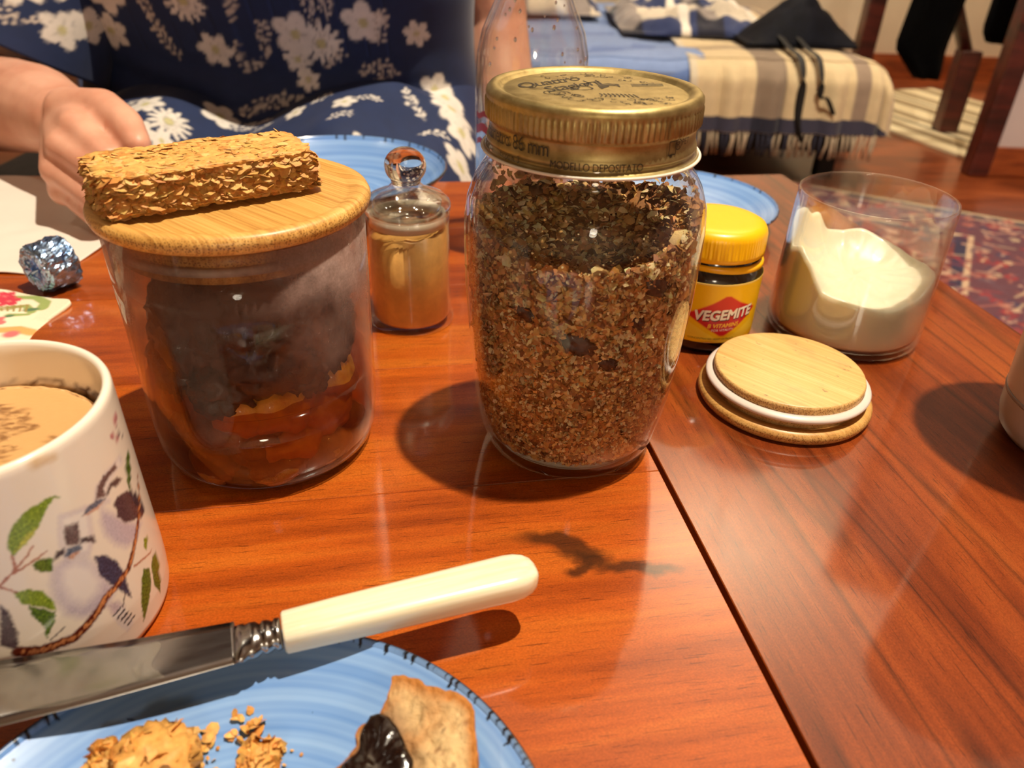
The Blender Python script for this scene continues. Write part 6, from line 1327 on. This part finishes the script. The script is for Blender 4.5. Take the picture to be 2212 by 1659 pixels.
M_BAG = mat_plain('navy_black_nylon', lin(9, 11, 22), 0.7, var=0.4, vscale=30, spec=0.12, bump=0.4, bscale=60)
V = []; nx, ny = 48, 40
for i in range(nx):
    for j in range(ny):
        u, v_ = -1 + 2 * i / (nx - 1), -1 + 2 * j / (ny - 1); pk = max(0, 1 - abs(u - 0.1) ** 1.25) * max(0, 1 - abs(v_) ** 2.2); V.append((0.158 * u, 0.13 * v_, 0.125 * pk + 0.02 * fbm((u, v_, 1), 2.2, 3) * pk + 0.002))
o = mk('bag_body', V, grid_faces(nx, ny), M_BAG, bag); md = o.modifiers.new('t', 'SOLIDIFY'); md.thickness = 0.006; md.offset = 1
for k, (xa, zz, w_) in enumerate(((-0.055, -0.205, 0.011), (-0.005, -0.13, 0.009))):
    pts = smooth_path([(xa - 0.01, -0.10, 0.03), (xa, -0.20, 0.008), (xa, -0.300, 0.000), (xa + 0.003, -0.350, -0.045), (xa + 0.006, -0.356, (zz - 0.045) / 2), (xa + 0.012 * (1 + k), -0.360, zz + 0.04), (xa + 0.03 + 0.02 * k, -0.362, zz)], 6)
    V, F = tube(pts, [(w_, 0.003)] * len(pts), 10); mk('strap', V, F, M_BLACK, bag)

# ------------------------------------------------------------------ clothes rack with hanging black clothes, far right
rack = empty('clothes_rack', 'dark wooden clothes rack with a slanted brace standing by the far wall', 'rack', (0, 0, 0))
bevel_box('post', (1.175, 2.92, 0.0125), (1.235, 2.98, 1.75), M_DARKWOOD, rack, 0.006)
bevel_box('foot_post', (1.535, 2.90, 0.0125), (1.605, 2.97, 0.29), M_DARKWOOD, rack, 0.006)
V, F = tube([(1.57, 2.94, 0.265), (1.38, 2.94, 0.60), (1.235, 2.94, 0.88)], [(0.026, 0.02)] * 3, 8); mk('brace', V, F, M_DARKWOOD, rack)
bevel_box('top_rail', (1.235, 2.93, 1.66), (1.95, 2.97, 1.70), M_DARKWOOD, rack, 0.006); bevel_box('post', (1.95, 2.92, 0.0125), (2.01, 2.98, 1.75), M_DARKWOOD, rack, 0.006)

M_COAT = mat_plain('black_wool_coat', lin(5, 5, 6), 0.95, var=0.3, vscale=20, spec=0.08)
def hanging(name, label, cx, cy, secs, seed):
    S_ = np.array(secs); zs = np.linspace(S_[0, 0], S_[-1, 0], 50); xc = np.interp(zs, S_[:, 0], S_[:, 1]); hw = np.interp(zs, S_[:, 0], S_[:, 2]); V = []; nt = 40
    for z, c, h in zip(zs, xc, hw):
        for k in range(nt):
            t = 2 * PI * k / nt; V.append((cx + c + h * math.cos(t), cy + (0.035 + 0.012 * math.sin(5 * t + seed)) * math.sin(t), z))
    F = [(i * nt + k, i * nt + (k + 1) % nt, (i + 1) * nt + (k + 1) % nt, (i + 1) * nt + k) for i in range(49) for k in range(nt)] + [tuple(range(nt))[::-1], tuple(49 * nt + k for k in range(nt))]
    r = empty(name, label, 'coat', (0, 0, 0), group=None); mk('cloth', V, F, M_COAT, r)
    V, F = tube(smooth_path([(cx + S_[-1, 1], cy, S_[-1, 0] - 0.02), (cx + S_[-1, 1], cy + 0.01, 1.67), (cx + S_[-1, 1], cy + 0.03, 1.712), (cx + S_[-1, 1] - 0.0, cy + 0.055, 1.70)], 5), 0.004, 8); mk('hook', V, F, M_STEEL, r)
hanging('hanging_coat', 'long black coat hanging from the rack with its hem tapering to a point', 1.36, 2.86, [(0.205, 0.05, 0.045), (0.235, 0.035, 0.06), (0.30, 0.0, 0.088), (0.44, 0.015, 0.088), (0.60, 0.03, 0.085), (1.30, 0.04, 0.10), (1.50, 0.04, 0.11), (1.58, 0.04, 0.08), (1.62, 0.05, 0.03)], 0.5)
hanging('hanging_coat', 'shorter black garment hanging on the rack right of the long coat', 1.600, 2.86, [(0.325, 0.01, 0.03), (0.36, 0.0, 0.045), (0.60, 0.01, 0.055), (1.30, 0.03, 0.07), (1.52, 0.03, 0.08), (1.58, 0.03, 0.05), (1.62, 0.03, 0.02)], 1.9)
